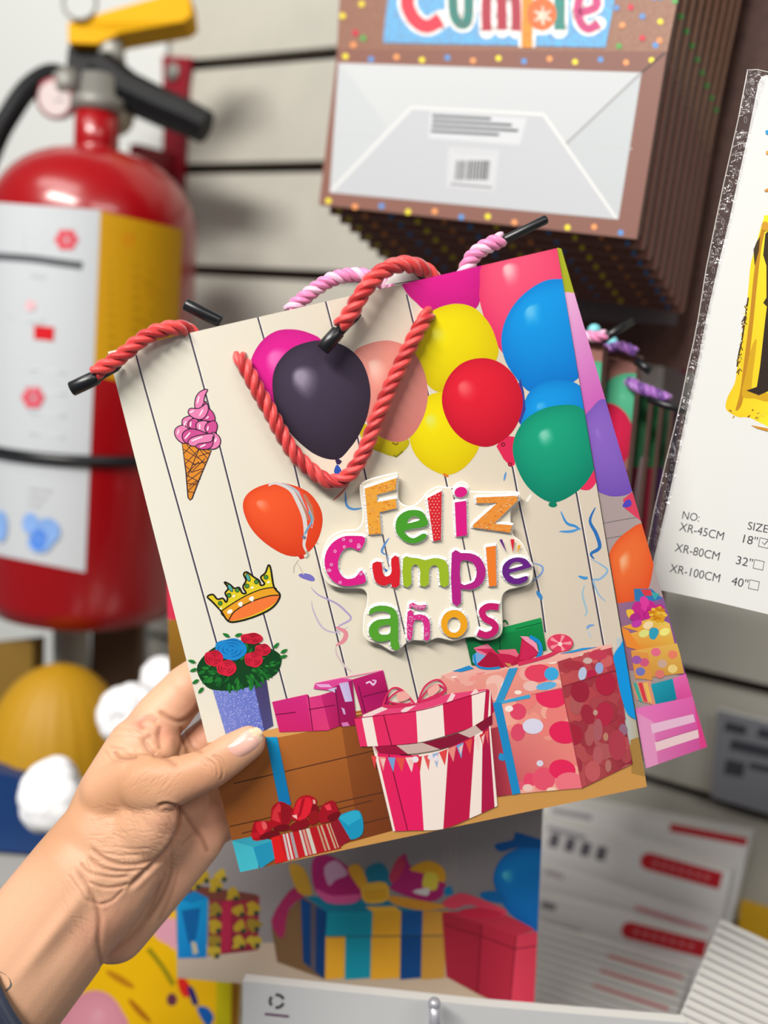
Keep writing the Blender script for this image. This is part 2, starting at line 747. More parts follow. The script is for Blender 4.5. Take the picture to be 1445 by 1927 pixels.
lv = MB()
lv.prism([exc(128, 42, .85), exc(340, -18, .838), exc(356, -12, .838), exc(360, 28, .838), exc(345, 40, .838), exc(225, 62, .848), exc(185, 82, .85), exc(128, 80, .85)], -FWD, .03)
lv.build('squeeze_lever', YEL, ex)
lh = MB()
hp = [exc(186, 128, .852), exc(240, 172, .85), exc(310, 205, .846), exc(352, 222, .843), exc(388, 240, .842)]
lh.tube(hp, [.016, .0165, .0155, .0145, .0135], 8)
lh.build('carry_handle', VBLK, ex, smooth=False)
gd = exc(103, 186, .85)
gn = (CAM - gd).normalized() + Vector((-.35, 0, 0))
gn.normalize()
gg = MB().lathe(gd - gn * .012, gn, [(.015, 0), (.0165, .004), (.0165, .012), (.0145, .0125)], 32)
ga = gg.build('pressure_gauge', mat('gauge_rim', (150, 60, 70), rough=.35), ex, smooth=True)
MB().lathe(gd + gn * .0008, gn, [(.0138, 0), (.0136, .0004)], 32).build('dial', mat('gauge_face', (222, 208, 206), rough=.4), ga)
MB().box(gd + gn * .0014 - UP * .001, RIGHT * .009, UP * .0016, gn * .0005).build('needle', BLACK_PLASTIC, ga)
MB().lathe(exc(128, 160, .856), -FWD + RIGHT * -.3, [(.013, 0), (.014, .004), (.010, .010), (.006, .013)], 24).build('gauge_fitting', STEEL, ex, smooth=True)
pin = MB()
rc = exc(150, 5, .845)
pin.tube([rc + RIGHT * .014 * math.cos(t) + UP * .014 * math.sin(t) for t in np.linspace(0, 6.283, 33)], .0014, 8)
pin.build('pull_pin', STEEL, ex, smooth=True)
hs = MB()
hp = [exc(128, 148, .862), exc(95, 140, .858), exc(55, 165, .85), exc(22, 210, .845), exc(-12, 275, .845), exc(-60, 420, .85), exc(-90, 700, .86)]
hs.tube(sm3([tuple(p) for p in hp], 8), .0088, 16)
hs.build('discharge_hose', VBLK, ex, smooth=True)


class Cyl:
    def __init__(self, o, r):
        self.o, self.r = o, r

    def hit(self, x, y, off=0.0):
        d = ray(x, y)
        p = CAM - self.o
        R_ = self.r + .0003 + off
        a = d.x ** 2 + d.y ** 2
        b = 2 * (p.x * d.x + p.y * d.y)
        c = p.x ** 2 + p.y ** 2 - R_ ** 2
        D = b * b - 4 * a * c
        t = (-b - math.sqrt(max(D, 0))) / (2 * a)
        return CAM + d * t


cy = Cyl(exb, ER)
lab = Art(cy, dz=4e-5)
lab.grid([(-16, 380), (190, 395), (160, 1077), (-26, 1040)], 30, 30, lambda u, v: (206, 210, 214))
for i in range(5):
    lab.stroke([(-10, 418 + i * 11), (45, 420 + i * 11), (95 - (i % 3) * 12, 424 + i * 11)], 4, (196, 198, 204), smooth=False)
lab.stroke([(-10, 482), (60, 487), (110, 494), (155, 500)], 15, (96, 98, 102), smooth=True)
lab.stroke([(-10, 512), (60, 518), (85, 522)], 10, (196, 198, 204), smooth=False)
for i in range(6):
    a_ = i * 1.05
    lab.poly(ell(125 + 13 * math.cos(a_), 451 + 13 * math.sin(a_), 10, 8), (224, 90, 104))
lab.poly([(64, 612), (102, 616), (100, 642), (64, 638)], (214, 14, 30))
lab.poly(ell(57, 575, 10, 10), (240, 190, 196))
lab.stroke([(18, 590), (60, 600), (80, 604)], 12, (206, 212, 214), smooth=False)
for i in range(6):
    a_ = i * 1.05
    lab.poly(ell(62 + 13 * math.cos(a_), 748 + 13 * math.sin(a_), 9, 9), (224, 96, 112))
for i in range(4):
    lab.stroke([(-10, 690 + i * 40), (60, 694 + i * 40), (120, 700 + i * 40)], 5, (214, 218, 222), smooth=False)
for i in range(3):
    lab.stroke([(-10, 912 + i * 14), (60, 918 + i * 14), (95 - 10 * i, 922 + i * 14)], 6, (206, 208, 212), smooth=False)
for x_, y_, w_, h_ in ((-8, 990, 18, 60), (46, 985, 22, 40), (72, 1000, 34, 50), (58, 1020, 34, 40)):
    lab.poly(ell(x_ + w_ / 2, y_, w_ * .7, h_ * .5), (140, 180, 240))
lab.poly(ell(72, 1015, 14, 20), (84, 140, 236))
lab.build('instruction_label', PRINT_MATTE, ex)
yl = Art(cy, dz=4e-5)
yl.grid([(188, 397), (344, 432), (330, 740), (176, 706)], 24, 16, lambda u, v: (206, 152, 0))
yl.poly(ell(241, 451, 10, 10), (226, 110, 0))
yl.poly(ell(285, 548, 10, 12), (196, 140, 0))
for i in range(14):
    if i in (1, 2):
        continue
    yl.stroke([(205, 432 + i * 20), (255, 440 + i * 20), (310 - (i * 37 % 30), 452 + i * 20)], 4, (176, 126, 0), smooth=False)
yl.build('warning_label', PRINT_MATTE, ex)
st = MB()
band = []
for i in range(73):
    a_ = 2 * math.pi * i / 72
    band.append(a_)
sp0 = cy.hit(60, 858).z
tilt_ = (cy.hit(240, 870).z - cy.hit(20, 848).z)
for i in range(73):
    pass
cen = Vector((exb.x, exb.y, sp0))
st.tube([cen + Vector((math.cos(a_) * (ER + .003), math.sin(a_) * (ER + .003), 0.0)) for a_ in band], .0042, 10)
st.build('retaining_strap', BLACK_PLASTIC, ex, smooth=True)

# wall bracket of the extinguisher
br = thing('wall_bracket', 'dark red metal bracket screwed to the wall behind the fire extinguisher', 'bracket', WP.hit(330, 150, .001))
bm = MB()
q = [WP.hit(305, 105, .006), WP.hit(360, 108, .006), WP.hit(352, 160, .006), WP.hit(345, 300, .006), WP.hit(335, 460, .006), WP.hit(308, 460, .006), WP.hit(306, 160, .006)]
bm.prism(q, WN, .005)
bm.build('plate', mat('bracket_red', (128, 16, 32), rough=.4), br)
MB().lathe(WP.hit(326, 136, .0062), WN, [(.0085, 0), (.0085, .002), (.005, .0035)], 24).build('screw', STEEL, br, smooth=True)
arm = MB()
arm.box(WP.hit(312, 330, .006), WR * .012, ZUP * .02, WN * .05)
arm.build('arm', MATS['bracket_red'], br)

# ================================================================== things on the far left, behind the wrist
def lobed(c, r, n, seed, amp=.26):
    rr = random.Random(seed)
    dirs = [Vector((rr.gauss(0, 1), rr.gauss(0, 1), rr.gauss(0, 1))).normalized() for _ in range(n)]
    mb = MB().ball(c, r, 64, 40)
    for i, p in enumerate(mb.v):
        d = (p - c).normalized()
        k = max(d.dot(q_) for q_ in dirs)
        mb.v[i] = c + d * r * (1 - amp + amp * 2 * max(0, (k - .80) / .20) ** .6 * .9)
    return mb


WTIS = mat('white_tissue', (246, 247, 250), rough=.8)
for (x_, y_, rp, d_, lb) in ((112, 1500, 64, .70, 'white tissue paper pompom below the yellow dome, the lowest of three'),
                             (245, 1345, 52, .74, 'white tissue paper pompom to the right of the yellow dome, behind the index finger'),
                             (305, 1275, 34, .78, 'smallest white tissue pompom, high up beside the edge of the held bag')):
    c_ = at(x_, y_, d_)
    o = lobed(c_, rp * d_ / F, 46, int(x_)).build('tissue_pompom', WTIS, None, True, origin=c_)
    tag(o, lb, 'pompom', 'white tissue pompoms')
yd = at(108, 1452, .80)
yb = thing('yellow_dome', 'large yellow domed decoration out of focus at the left edge above the blue box', 'decoration', yd)
prf = [(.001, -.004)] + [(.058 * math.cos(t), .088 * math.sin(t)) for t in np.linspace(0, math.pi / 2 * .97, 14)] + [(.001, .0885)]
m_ = MB().lathe(yd, ZUP, prf, 64)
for i, p in enumerate(m_.v):                       # pleats of the paper
    d = p - yd
    a_ = math.atan2(d.y, d.x)
    k = 1 + .02 * math.cos(a_ * 24)
    m_.v[i] = yd + Vector((d.x * k, d.y * k, d.z))
m_.build('dome', mat('lantern_yellow', (178, 132, 0), rough=.6), yb, True)
MB().lathe(yd - ZUP * .004, ZUP, [(.062, -.004), (.064, 0), (.06, .004)], 64).build('hem', mat('hem_grey', (150, 144, 138), rough=.6), yb, True)
bq = [at(-60, 1440, .725), at(150, 1490, .725), at(140, 1612, .735), at(-60, 1598, .735)]
b_ = MB().prism(bq, -FWD, .03).build('blue_box', mat('deep_blue_card', (14, 56, 112), rough=.5), None, origin=bq[3])
tag(b_, 'dark blue cardboard box under the yellow dome at the left edge', 'box')
bq = [at(98, 1120, .93), at(168, 1125, .93), at(168, 1290, .95), at(98, 1285, .95)]
b_ = MB().tube([at(134, 1100, .93), at(134, 1300, .93)], .0165, 24).build('cardboard_tube', mat('tube_white', (176, 174, 164), rough=.7), None, True, origin=at(134, 1300, .93))
tag(b_, 'upright white cardboard tube below the fire extinguisher', 'tube')
bq = [at(172, 1150, .94), at(262, 1158, .94), at(258, 1300, .95), at(168, 1300, .95)]
b_ = MB().prism(bq, -FWD, .025).build('brown_box', mat('kraft_dark', (104, 78, 54), rough=.8), None, origin=bq[3])
tag(b_, 'brown cardboard box behind the white tube below the extinguisher', 'box')
bq = [at(-30, 1215, .84), at(62, 1205, .84), at(60, 1330, .84), at(-30, 1340, .84)]
b_ = MB().prism(bq, -FWD, .03).build('mustard_box', mat('mustard_card', (118, 88, 8), rough=.7), None, origin=bq[3])
tag(b_, 'dark mustard box at the left edge above the yellow dome', 'box')
sh = MB().box(at(-120, 1650, .735), WR * .085, WN * -.06, ZUP * .018).build('shelf_board', mat('shelf_white', (168, 166, 162), rough=.5))
tag(sh, 'white shelf board at the far left behind the forearm', 'shelf')
# ================================================================== stack of rose-gold gift bags, upper right
HTL, HTR, HBR, HBL = quad_depths([(635, 92), (1255, 97), (1198, 450), (600, 385)], 0.585)
HP = Plane.through(HTL, HTR, HBL)
HN = HP.n
HS = SurfOff(HP)
ROSE = mat('rose_gold_print', vcol=True, rough=.5, spec=.4, noise=(420, (120, 70, 56), .35), bump=(900, .25))
ROSE_E = mat('rose_gold_edge', (92, 60, 50), rough=.6, noise=(160, (62, 38, 32), .6))
Z4 = Z(580, 0, 1.6705)
hu = (HTL - HBL).normalized()
HUP = 0.235
h_tl, h_tr = HTL + hu * HUP, HTR + hu * HUP
hb0 = thing('gift_bag', 'front rose-gold confetti bag of the hanging stack, bottom folded up to show white base', 'gift bag', (HBL + HBR) / 2,
            'rose-gold bags on the upper hook')
ha = Art(HS, dz=3e-6, z0=3e-5)
rg, rg2 = (148, 108, 90), (164, 112, 98)
ha.grid([(672, -640), (1402, -640), (1255, 99), (634, 92)], 12, 12, lambda u, v: mixc(rg, (154, 114, 92), u))
CONF = [(214, 40, 70), (90, 150, 214), (244, 224, 60), (244, 160, 96), (80, 170, 80), (236, 90, 130)]
hr = random.Random(5)
for i in range(80):
    u, v = hr.random(), hr.random()
    x_, y_ = 640 + 610 * u + 30 * v, 88 - 560 * v
    ha.poly(ell(x_, y_, 6, 6, 0, 12), hr.choice(CONF))
for x_, y_, c_ in ((1160, 15, 1), (1187, 14, 0), (1243, 41, 2), (1171, 48, 3), (1209, 31, 1), (1209, 72, 0), (1241, 77, 3), (1165, 87, 4), (1270, 2, 4), (665, 85, 3), (669, 62, 0), (645, 30, 2), (684, 72, 4), (681, 8, 2)):
    ha.poly(ell(x_, y_, 6, 6, 0, 14), CONF[c_])
ha.gpoly(Z4((330, -720), (1100, -720), (935, 150), (235, 135)), (110, 186, 232), (104, 182, 230), (96, 180, 232), (104, 178, 228))
WH = (250, 248, 246)
Lt = [([(435, -45), (390, -70), (330, -40), (312, 10), (335, 62), (375, 84), (418, 62)], 42, (222, 56, 80)),
      ([(455, -30), (458, 40), (475, 74), (497, 74), (505, 40), (505, -30)], 30, (24, 132, 124)),
      ([(562, 98), (562, 0), (585, -25), (607, 0), (610, 95)], 30, (176, 44, 70)),
      ([(610, 60), (610, 0), (632, -25), (652, 0), (655, 98)], 30, (176, 44, 70)),
      ([(792, -60), (790, 95)], 34, (24, 140, 130)),
      ([(850, 42), (905, 22), (898, -20), (868, -24), (848, 18), (856, 70), (882, 92), (914, 74)], 26, (206, 62, 130))]
for p_, w_, c_ in Lt:
    ha.stroke(Z4(p_), (w_ + 20) / 1.67, WH, cap=True)
ha.stroke(Z4((690, -40), (688, 150)), 54 / 1.67, WH, smooth=False)
ha.poly(ell(*Z4.p(735, 45), 62 / 1.67, 66 / 1.67), WH)
for p_, w_, c_ in Lt:
    ha.stroke(Z4(p_), w_ / 1.67, c_)
ha.stroke(Z4((690, -40), (688, 150)), 34 / 1.67, (236, 150, 40), smooth=False)
ha.poly(ell(*Z4.p(735, 45), 46 / 1.67, 52 / 1.67), (232, 112, 50))
for k in range(6):
    c0 = Z4.p(738, 50)
    ha.stroke([c0, (c0[0] + 15 * math.cos(k * 1.047 + .5), c0[1] + 15 * math.sin(k * 1.047 + .5))], 6, (250, 220, 200), smooth=False, cap=True)
for k in range(60):
    x_, y_ = hr.uniform(440, 915), hr.uniform(-20, 95)
    pass
slab = MB()
HT = 0.0075
slab.prism([h_tl, h_tr, HTR - hu * .093, HTL - hu * .093], HN, HT, 0, 0)
ha.build('bag_body', [ROSE, ROSE_E], hb0, slab)
# fold-up base
fa = Art(SurfOff(Plane(HP.o + HN * .0035, HN)), dz=3e-6, z0=3e-5)
FQ = [(635, 92), (1255, 97), (1198, 450), (600, 385)]
fa.grid(FQ, 8, 6, lambda u, v: mixc((138, 95, 83), (134, 91, 80), u))
for i in range(13):
    fa.poly(ell(650 + i * 48, 106 + (i % 2) * 5 + i * .6, 5.5, 5.5, 0, 12), [CONF[2], CONF[1], CONF[3]][i % 3])
for i in range(12):
    fa.poly(ell(618 + i * 50, 378 + (i % 2) * 6 + i * 4.9, 5.5, 5.5, 0, 12), [CONF[2], CONF[3], CONF[1]][i % 3])
wq = Z4((95, 198), (1048, 228), (975, 690), (68, 605))
fa.gpoly(wq, (204, 206, 208), (198, 202, 204), (194, 197, 200), (200, 203, 206))  # shading of the folded flaps is printed as differing greys
fa.poly(Z4((95, 198), (245, 402), (70, 595)), (196, 200, 203))
fa.poly(Z4((1048, 228), (808, 455), (972, 688)), (190, 195, 198))
fa.stroke(Z4((108, 205), (244, 400)), 2.4, (196, 200, 202), smooth=False)
fa.stroke(Z4((1122, 165), (1048, 228)), 4.5, (86, 62, 56), smooth=False)
fa.stroke(Z4((1048, 228), (808, 455)), 4.5, (160, 158, 160), smooth=False)
fa.stroke(Z4((78, 424), (230, 430)), 2.0, (196, 198, 200), smooth=False)
fa.stroke(Z4((812, 455), (1018, 468)), 2.4, (190, 192, 196), smooth=False)
fa.poly(Z4((325, 338), (740, 360), (968, 686), (72, 602)), (192, 194, 199))
for a_, b_ in (((325, 338), (740, 360)), ((740, 360), (968, 686)), ((325, 338), (72, 602))):
    fa.stroke(Z4(a_, b_), 5.5, (222, 222, 220), smooth=False)
fa.poly(Z4((382, 352), (688, 372), (664, 456), (378, 434)), (208, 210, 214))
for i, (a_, b_) in enumerate(((390, 575), (390, 640), (388, 660), (386, 600))):
    y0 = 364 + i * 16
    fa.stroke(Z4((a_, y0), (b_, y0 + (b_ - a_) * .055)), 5.4, (92, 96, 100), smooth=False)
fa.poly(Z4((442, 462), (600, 474), (586, 602), (434, 588)), (204, 205, 208))
fa.stroke(Z4((455, 474), (585, 484)), 3, (196, 196, 200), smooth=False)
bx = 466
bh = random.Random(2)
while bx < 572:
    w_ = bh.choice((2, 3, 5, 6))
    fa.poly(Z4((bx, 505), (bx + w_, 505.4), (bx + w_ - 6, 566), (bx - 6, 565.6)), (70, 70, 74))
    bx += w_ + bh.choice((2, 3, 4))
fa.stroke(Z4((448, 578), (578, 590)), 4, (150, 150, 156), smooth=False)
fl = MB()
flq = [fa.s.hit(*p) for p in FQ]
fl.prism(flq, HN, .0033)
fo = fa.build('folded_base', [mat('base_print', vcol=True, rough=.5, spec=.35), ROSE_E], hb0, fl)
cords = MB()
ORD = ['second', 'third', 'fourth', 'fifth', 'sixth', 'seventh', 'eighth', 'ninth']
for k in range(8):
    copy_thing(hb0, -HN * .0118 * (k + 1) - ZUP * .0034 * (k + 1) + HTR.normalized() * 0,
               f'{ORD[k]} rose-gold confetti bag from the front in the upper hanging stack')
# back bag of the run, hanging lower
lb = thing('gift_bag', 'dark rose-gold bag at the very back of the upper stack, hanging lowest', 'gift bag', HBL - HN * .115 - ZUP * .06, 'rose-gold bags on the upper hook')
off = -HN * .118 - ZUP * .062 + WR * .008
sl2 = MB()
sl2.prism([h_tl + off, h_tr + off + WR * .01, HBR + off + WR * .01, HBL + off], HN, HT)
la = Art(SurfOff(Plane(HP.o + off, HN)), dz=3e-6, z0=2e-5)
for x_, y_, rx, ry, c_ in ((1150, 505, 24, 22, (190, 30, 70)), (1195, 515, 26, 20, (20, 120, 150)), (1085, 492, 20, 12, (50, 110, 60)), (900, 480, 10, 8, (190, 160, 60)), (840, 470, 9, 8, (80, 90, 160)), (960, 500, 9, 8, (170, 80, 80)), (1030, 505, 16, 12, (70, 120, 60))):
    la.poly(ell(x_, y_, rx, ry), c_)
la.poly([(760, 548), (1280, 572), (1272, 612), (765, 585)], (120, 118, 122))
la.build('bag_body', [ROSE, ROSE_E], lb, sl2)
# ================================================================== stack of balloon bags in the middle right
MDZ = 0.52
mp = Plane(at(1170, 800, MDZ), HN)
ms = SurfOff(mp)
BROWN = mat('brown_bag_edge', (112, 74, 66), rough=.6)
m0 = thing('gift_bag', 'brown wood-print balloon bag nearest in the stack behind the held bag', 'gift bag', mp.hit(1050, 1100), 'balloon bags on the middle hook')
def balloon_bag(root, dx, off, print_, right, tw=.008):
    """right: px of the right-hand edge (top, bottom)"""
    P_ = Plane(mp.o - HN * off, HN)
    s_ = SurfOff(P_)
    (x0, y0), (x1, y1) = right
    q = [(x0 - 330, y0 - 20), (x0, y0), (x1, y1), (x1 - 330, y1 + 20)]
    a = Art(s_, clip=q, dz=3e-6, z0=2e-5)
    a.gpoly(q, (128, 86, 78), (150, 102, 92), (110, 70, 64), (128, 86, 78))
    print_(a)
    e = MB()
    e.prism([s_.hit(*p) for p in q], HN, tw)
    return a.build('bag_body', [PRINT_MATTE, BROWN], root, e)
def pr_b(a):
    for i in range(30):
        a.stroke([(1095 + i * 4, 640), (1080 + i * 4, 760)], 1.0, (110, 74, 66), smooth=False)
    a.balloon(ell(1186, 760, 62, 58), (1170, 745), (80, 176, 136), (96, 186, 146), (50, 140, 104), hs=.1)
    a.balloon(ell(1140, 822, 52, 64), (1130, 800), (212, 10, 72), (218, 30, 84), (170, 0, 50), hs=.1)
    a.gpoly([(1000, 900), (1220, 880), (1210, 1200), (1000, 1200)], (110, 20, 50), (120, 10, 50), (70, 20, 40))
def pr_a(a):
    a.balloon(ell(1120, 720, 42, 40), (1110, 715), (80, 176, 136), (96, 186, 146), (50, 140, 104), hs=.1)
balloon_bag(m0, 0, 0, pr_a, ((1135, 650), (1085, 1300)))
m1 = thing('gift_bag', 'brown balloon bag with green and crimson balloons, second in the stack behind the held bag', 'gift bag', mp.hit(1080, 1100, -.03), 'balloon bags on the middle hook')
balloon_bag(m1, 0, .016, pr_b, ((1201, 668), (1140, 1300)))
CR = [('third', .034, ((1222, 742), (1166, 1300)), ((40, 96, 60), (100, 20, 40))), ('fourth', .046, ((1242, 750), (1186, 1300)), ((24, 90, 50), (120, 14, 40))),
      ('fifth', .058, ((1262, 760), (1206, 1300)), ((30, 70, 44), (60, 20, 70))), ('rearmost', .070, ((1282, 768), (1226, 1300)), ((40, 22, 50), (44, 16, 60)))]
for nm, of_, rt, cs in CR:
    r_ = thing('gift_bag', f'{nm} dark balloon bag in the stack behind the held bag, its edge beside the packet', 'gift bag', mp.hit(1100, 1100, -of_), 'balloon bags on the middle hook')
    def pr_c(a, cs=cs):
        a.gpoly([(900, 700), (1300, 720), (1280, 900), (900, 880)], cs[0], cs[0], cs[0])
        a.gpoly([(900, 880), (1290, 880), (1260, 1310), (900, 1310)], cs[1], cs[1], cs[1])
        a.gpoly([(1206, 860), (1222, 860), (1190, 1010), (1176, 1010)], (140, 120, 124), (140, 120, 124), (110, 90, 90))
    balloon_bag(r_, 0, of_, pr_c, rt)
PUR = mat('purple_cord', (150, 92, 176), rough=.4, sheen=.3)
PUR2 = mat('purple_cord_dark', (96, 48, 130), rough=.4, sheen=.3)
TEALC = mat('teal_cord', (120, 200, 210), rough=.4)


def cord_simple(name, pts, r, m, root, pitch=.011):
    P = [tuple(mp.hit(x, y, o)) for x, y, o in pts]
    return cord(name, [Vector(p) for p in P], r, m, root, pitch)


LATE_CORDS = [('handle_cord', [(1090, 636, .002), (1105, 632, .004), (1125, 634, .005), (1140, 630, .004)], .0029, 'pink', m0),
              ('handle_cord', [(1140, 655, -.014), (1158, 652, -.012), (1175, 653, -.010), (1196, 664, -.012)], .0027, 'purple', m1),
              ('handle_cord', [(1180, 715, -.02), (1200, 728, -.012), (1225, 738, -.010), (1258, 752, -.010)], .0031, 'purple', m1)]
t_ = MB()
t_.tube([mp.hit(1134, 640, .004), mp.hit(1160, 622, .0), mp.hit(1190, 604, -.006)], .0022, 10)
t_.build('cord_tip', BLACK_PLASTIC, m0, True)
t_ = MB()
t_.tube([mp.hit(1198, 680, -.012), mp.hit(1212, 690, -.01), mp.hit(1224, 698, -.01)], .0024, 10)
t_.build('cord_tip', BLACK_PLASTIC, m1, True)
t_ = MB()
t_.tube([mp.hit(1220, 750, -.008), mp.hit(1250, 762, -.008), mp.hit(1290, 772, -.008)], .002, 10)
t_.build('cord_tip', BLACK_PLASTIC, m1, True)
t_ = MB()
t_.ball(mp.hit(1118, 622, -.004), .0035)
t_.build('cord_knot', TEALC, m0, True)
t_ = MB()
t_.ball(mp.hit(1152, 645, -.014), .0032)
t_.build('cord_knot', TEALC, m1, True)
# pale packet behind that stack
pp = Plane(WO + WN * .05, WN)
pq = [(1150, 620), (1248, 632), (1238, 770), (1145, 760)]
pa_ = Art(SurfOff(pp), dz=4e-6, z0=3e-5)
pa_.poly(pq, (226, 220, 214))
pa_.poly([(1160, 634), (1232, 644), (1230, 660), (1158, 650)], (226, 190, 190))
pa_.poly([(1205, 660), (1236, 664), (1232, 700), (1204, 696)], (206, 196, 180))
e_ = MB().prism([pp.hit(*p) for p in pq], WN, .004)
o_ = pa_.build('paper_packet', [PRINT_MATTE, PAPER_WHITE], None, e_)
tag(o_, 'pale paper packet on the wall behind the brown balloon bags', 'packet')
pq = [(1252, 640), (1300, 648), (1290, 780), (1244, 772)]
pa_ = Art(SurfOff(pp), dz=4e-6, z0=3e-5)
pa_.poly(pq, (150, 138, 136))
pa_.poly(ell(1266, 664, 10, 12), (150, 150, 40))
pa_.poly(ell(1288, 692, 10, 12), (170, 40, 100))
e_ = MB().prism([pp.hit(*p) for p in pq], WN, .004)
o_ = pa_.build('grey_packet', [PRINT_MATTE, PAPER_WHITE], None, e_)
tag(o_, 'grey packet with green and pink spots beside the clear balloon packet', 'packet')

# ================================================================== foil balloon packet, right
KP = Plane(at(1240, 1100, 0.455), WN)
ks = SurfOff(KP)
pk_ = thing('balloon_packet', 'clear plastic packet at the right with white size card and printed gold foil balloon', 'packet', KP.hit(1330, 1130))
cc_ = sm([(1432, 141), (1700, 160), (1700, 600), (1660, 1205)], 1, False)
cedge = [(1426, 160), (1407, 256), (1386, 349), (1373, 411), (1350, 505), (1329, 598), (1311, 692), (1292, 775), (1266, 899), (1252, 961), (1237, 1024), (1224, 1078)]
cl_ = [(1430, 149), (1440, 141), (1760, 170), (1560, 1186), (1500, 1172), (1445, 1156), (1340, 1131), (1240, 1110), (1229, 1104), (1223, 1095)] + cedge[::-1]
cm_ = MB().prism([KP.hit(x, y, -.0006) for x, y in cl_], WN, .0006)
ca = Art(ks, clip=None, dz=3e-6, z0=2e-5)
ca.poly(cl_, (224, 224, 221))
TX = (58, 58, 62)
text_art(ca, 'NO:', (1283, 976), (1315, 982), 15, TX)
text_art(ca, 'XR-45CM', (1277, 998), (1360, 1017), 16, TX)
text_art(ca, 'XR-80CM', (1269, 1037), (1352, 1055), 16, TX)
text_art(ca, 'XR-100CM', (1259, 1076), (1353, 1096), 16, TX)
text_art(ca, 'SIZE', (1406, 996), (1444, 1003), 15, TX)
text_art(ca, '18"', (1397, 1021), (1423, 1027), 16, TX)
text_art(ca, '32"', (1384, 1061), (1414, 1068), 16, TX)
text_art(ca, '40"', (1375, 1100), (1405, 1107), 16, TX)
for x_, y_, chk in ((1430, 1012, 1), (1420, 1053, 0), (1411, 1091, 0)):
    q_ = [(x_, y_), (x_ + 18, y_ + 4), (x_ + 15, y_ + 20), (x_ - 3, y_ + 16)]
    ca.stroke(q_, 1.6, TX, smooth=False, closed=True)
    if chk:
        ca.stroke([(x_ + 4, y_ + 8), (x_ + 8, y_ + 13), (x_ + 18, y_ + 2)], 1.6, TX, smooth=False)
# printed gold foil figure (its left part is in view)
RP5 = Z(1085, 100, 3.211)
gold = sm([(1445, 405), (1437, 412), (1428, 440), (1420, 470), (1412, 500), (1408, 545), (1402, 600), (1396, 640), (1390, 665), (1386, 700), (1382, 722), (1370, 745), (1365, 765), (1372, 776), (1390, 785), (1410, 786), (1440, 800), (1480, 812), (1560, 700), (1580, 520), (1520, 410)], 4)
ca.poly(gold, lambda x, y: mixc((232, 196, 30), (246, 226, 40), min(1, max(0, (x - 1390) / 50))))
ca.poly(sm([(1437, 420), (1428, 450), (1418, 520), (1410, 600), (1400, 680), (1392, 740), (1384, 772), (1396, 760), (1406, 700), (1416, 620), (1424, 540), (1432, 470), (1440, 430)], 4), (186, 130, 20))
ca.poly(sm([(1404, 700), (1396, 745), (1420, 750), (1445, 756), (1445, 740), (1425, 738), (1414, 730), (1424, 640), (1412, 660)], 3), (206, 160, 20))
ca.poly([(1445, 560), (1440, 600), (1430, 690), (1424, 728), (1404, 735), (1428, 744), (1446, 736), (1450, 560)], (44, 30, 20))
ca.poly([(1440, 440), (1436, 480), (1442, 500), (1442, 560), (1436, 570), (1446, 580), (1450, 430)], (50, 36, 20))
ca.stroke([(1408, 560), (1402, 600), (1396, 640), (1390, 668), (1387, 690)], 3, (60, 40, 14), smooth=True)
rk = random.Random(4)
for i in range(46):
    t = rk.random()
    x_, y_ = 1404 - 16 * t + rk.uniform(-3, 4), 570 + 130 * t
    ca.stroke([(x_, y_), (x_ + rk.uniform(-5, 5), y_ + rk.uniform(2, 7))], 1.6, rk.choice(((70, 44, 16), (110, 70, 16), (240, 222, 90))), smooth=False)
for i in range(14):
    x_, y_ = rk.uniform(1372, 1436), rk.uniform(770, 796)
    ca.stroke([(x_, y_), (x_ + rk.uniform(-6, 6), y_ + rk.uniform(1, 4))], 2, rk.choice(((180, 110, 20), (150, 84, 16), (246, 220, 80))), smooth=False)
ca.poly([(1413, 800), (1445, 806), (1445, 812), (1424, 806)], (206, 140, 30))
ca.poly([(1418, 470), (1424, 455), (1430, 445), (1428, 470), (1420, 500)], (70, 50, 20))
ca.poly(ell(1440, 426, 7, 9), (206, 150, 40))
ca.poly([(1440, 246), (1450, 244), (1450, 256), (1441, 252)], (40, 150, 210))
ca.poly([(1442, 284), (1450, 284), (1450, 292), (1441, 290)], (224, 160, 80))
ca.poly([(1438, 358), (1450, 352), (1450, 360), (1440, 361)], (206, 140, 60))
ca.build('size_card', [PRINT_MATTE, PAPER_WHITE], pk_, cm_)
CLEARF = clear_mat('clear_film', tint=(0.97, 0.965, 0.97), body=.02, gloss=.07, rough=.14, bump=(110, 1.0))
fs = MB()
lft = [(1407, 131), (1389, 225), (1375, 287), (1361, 349), (1348, 411), (1338, 460), (1329, 505), (1314, 598), (1305, 645), (1294, 692), (1284, 743), (1269, 806), (1253, 868), (1242, 915), (1231, 961), (1219, 1024), (1202, 1086), (1195, 1110)]
def cx_at(y):
    for (x0, y0), (x1, y1) in zip(cedge, cedge[1:]):
        if y <= y1:
            return x0 + (x1 - x0) * (y - y0) / (y1 - y0)
    return cedge[-1][0]
rgt = [(cx_at(max(y, 160)) + (4 if y > 160 else 20), y + 2) for _, y in lft]
N_ = 6
vs_, f_ = [], []
kr = random.Random(8)
for i in range(len(lft)):
    for j in range(N_ + 1):
        t = j / N_
        x_ = lft[i][0] * (1 - t) + rgt[i][0] * t
        y_ = lft[i][1] * (1 - t) + rgt[i][1] * t
        vs_.append(KP.hit(x_, y_, .0006 + kr.uniform(-.0007, .0007) * (1 if 0 < j < N_ - 1 else .1)))
for i in range(len(lft) - 1):
    for j in range(N_):
        a_ = i * (N_ + 1) + j
        f_.append((a_, a_ + 1, a_ + N_ + 2, a_ + N_ + 1))
fs.add(vs_, f_)
fs.build('plastic_sleeve', CLEARF, pk_, True)
hem = MB()
hem.tube([KP.hit(x, y, .0006) for x, y in lft], .00022, 6)
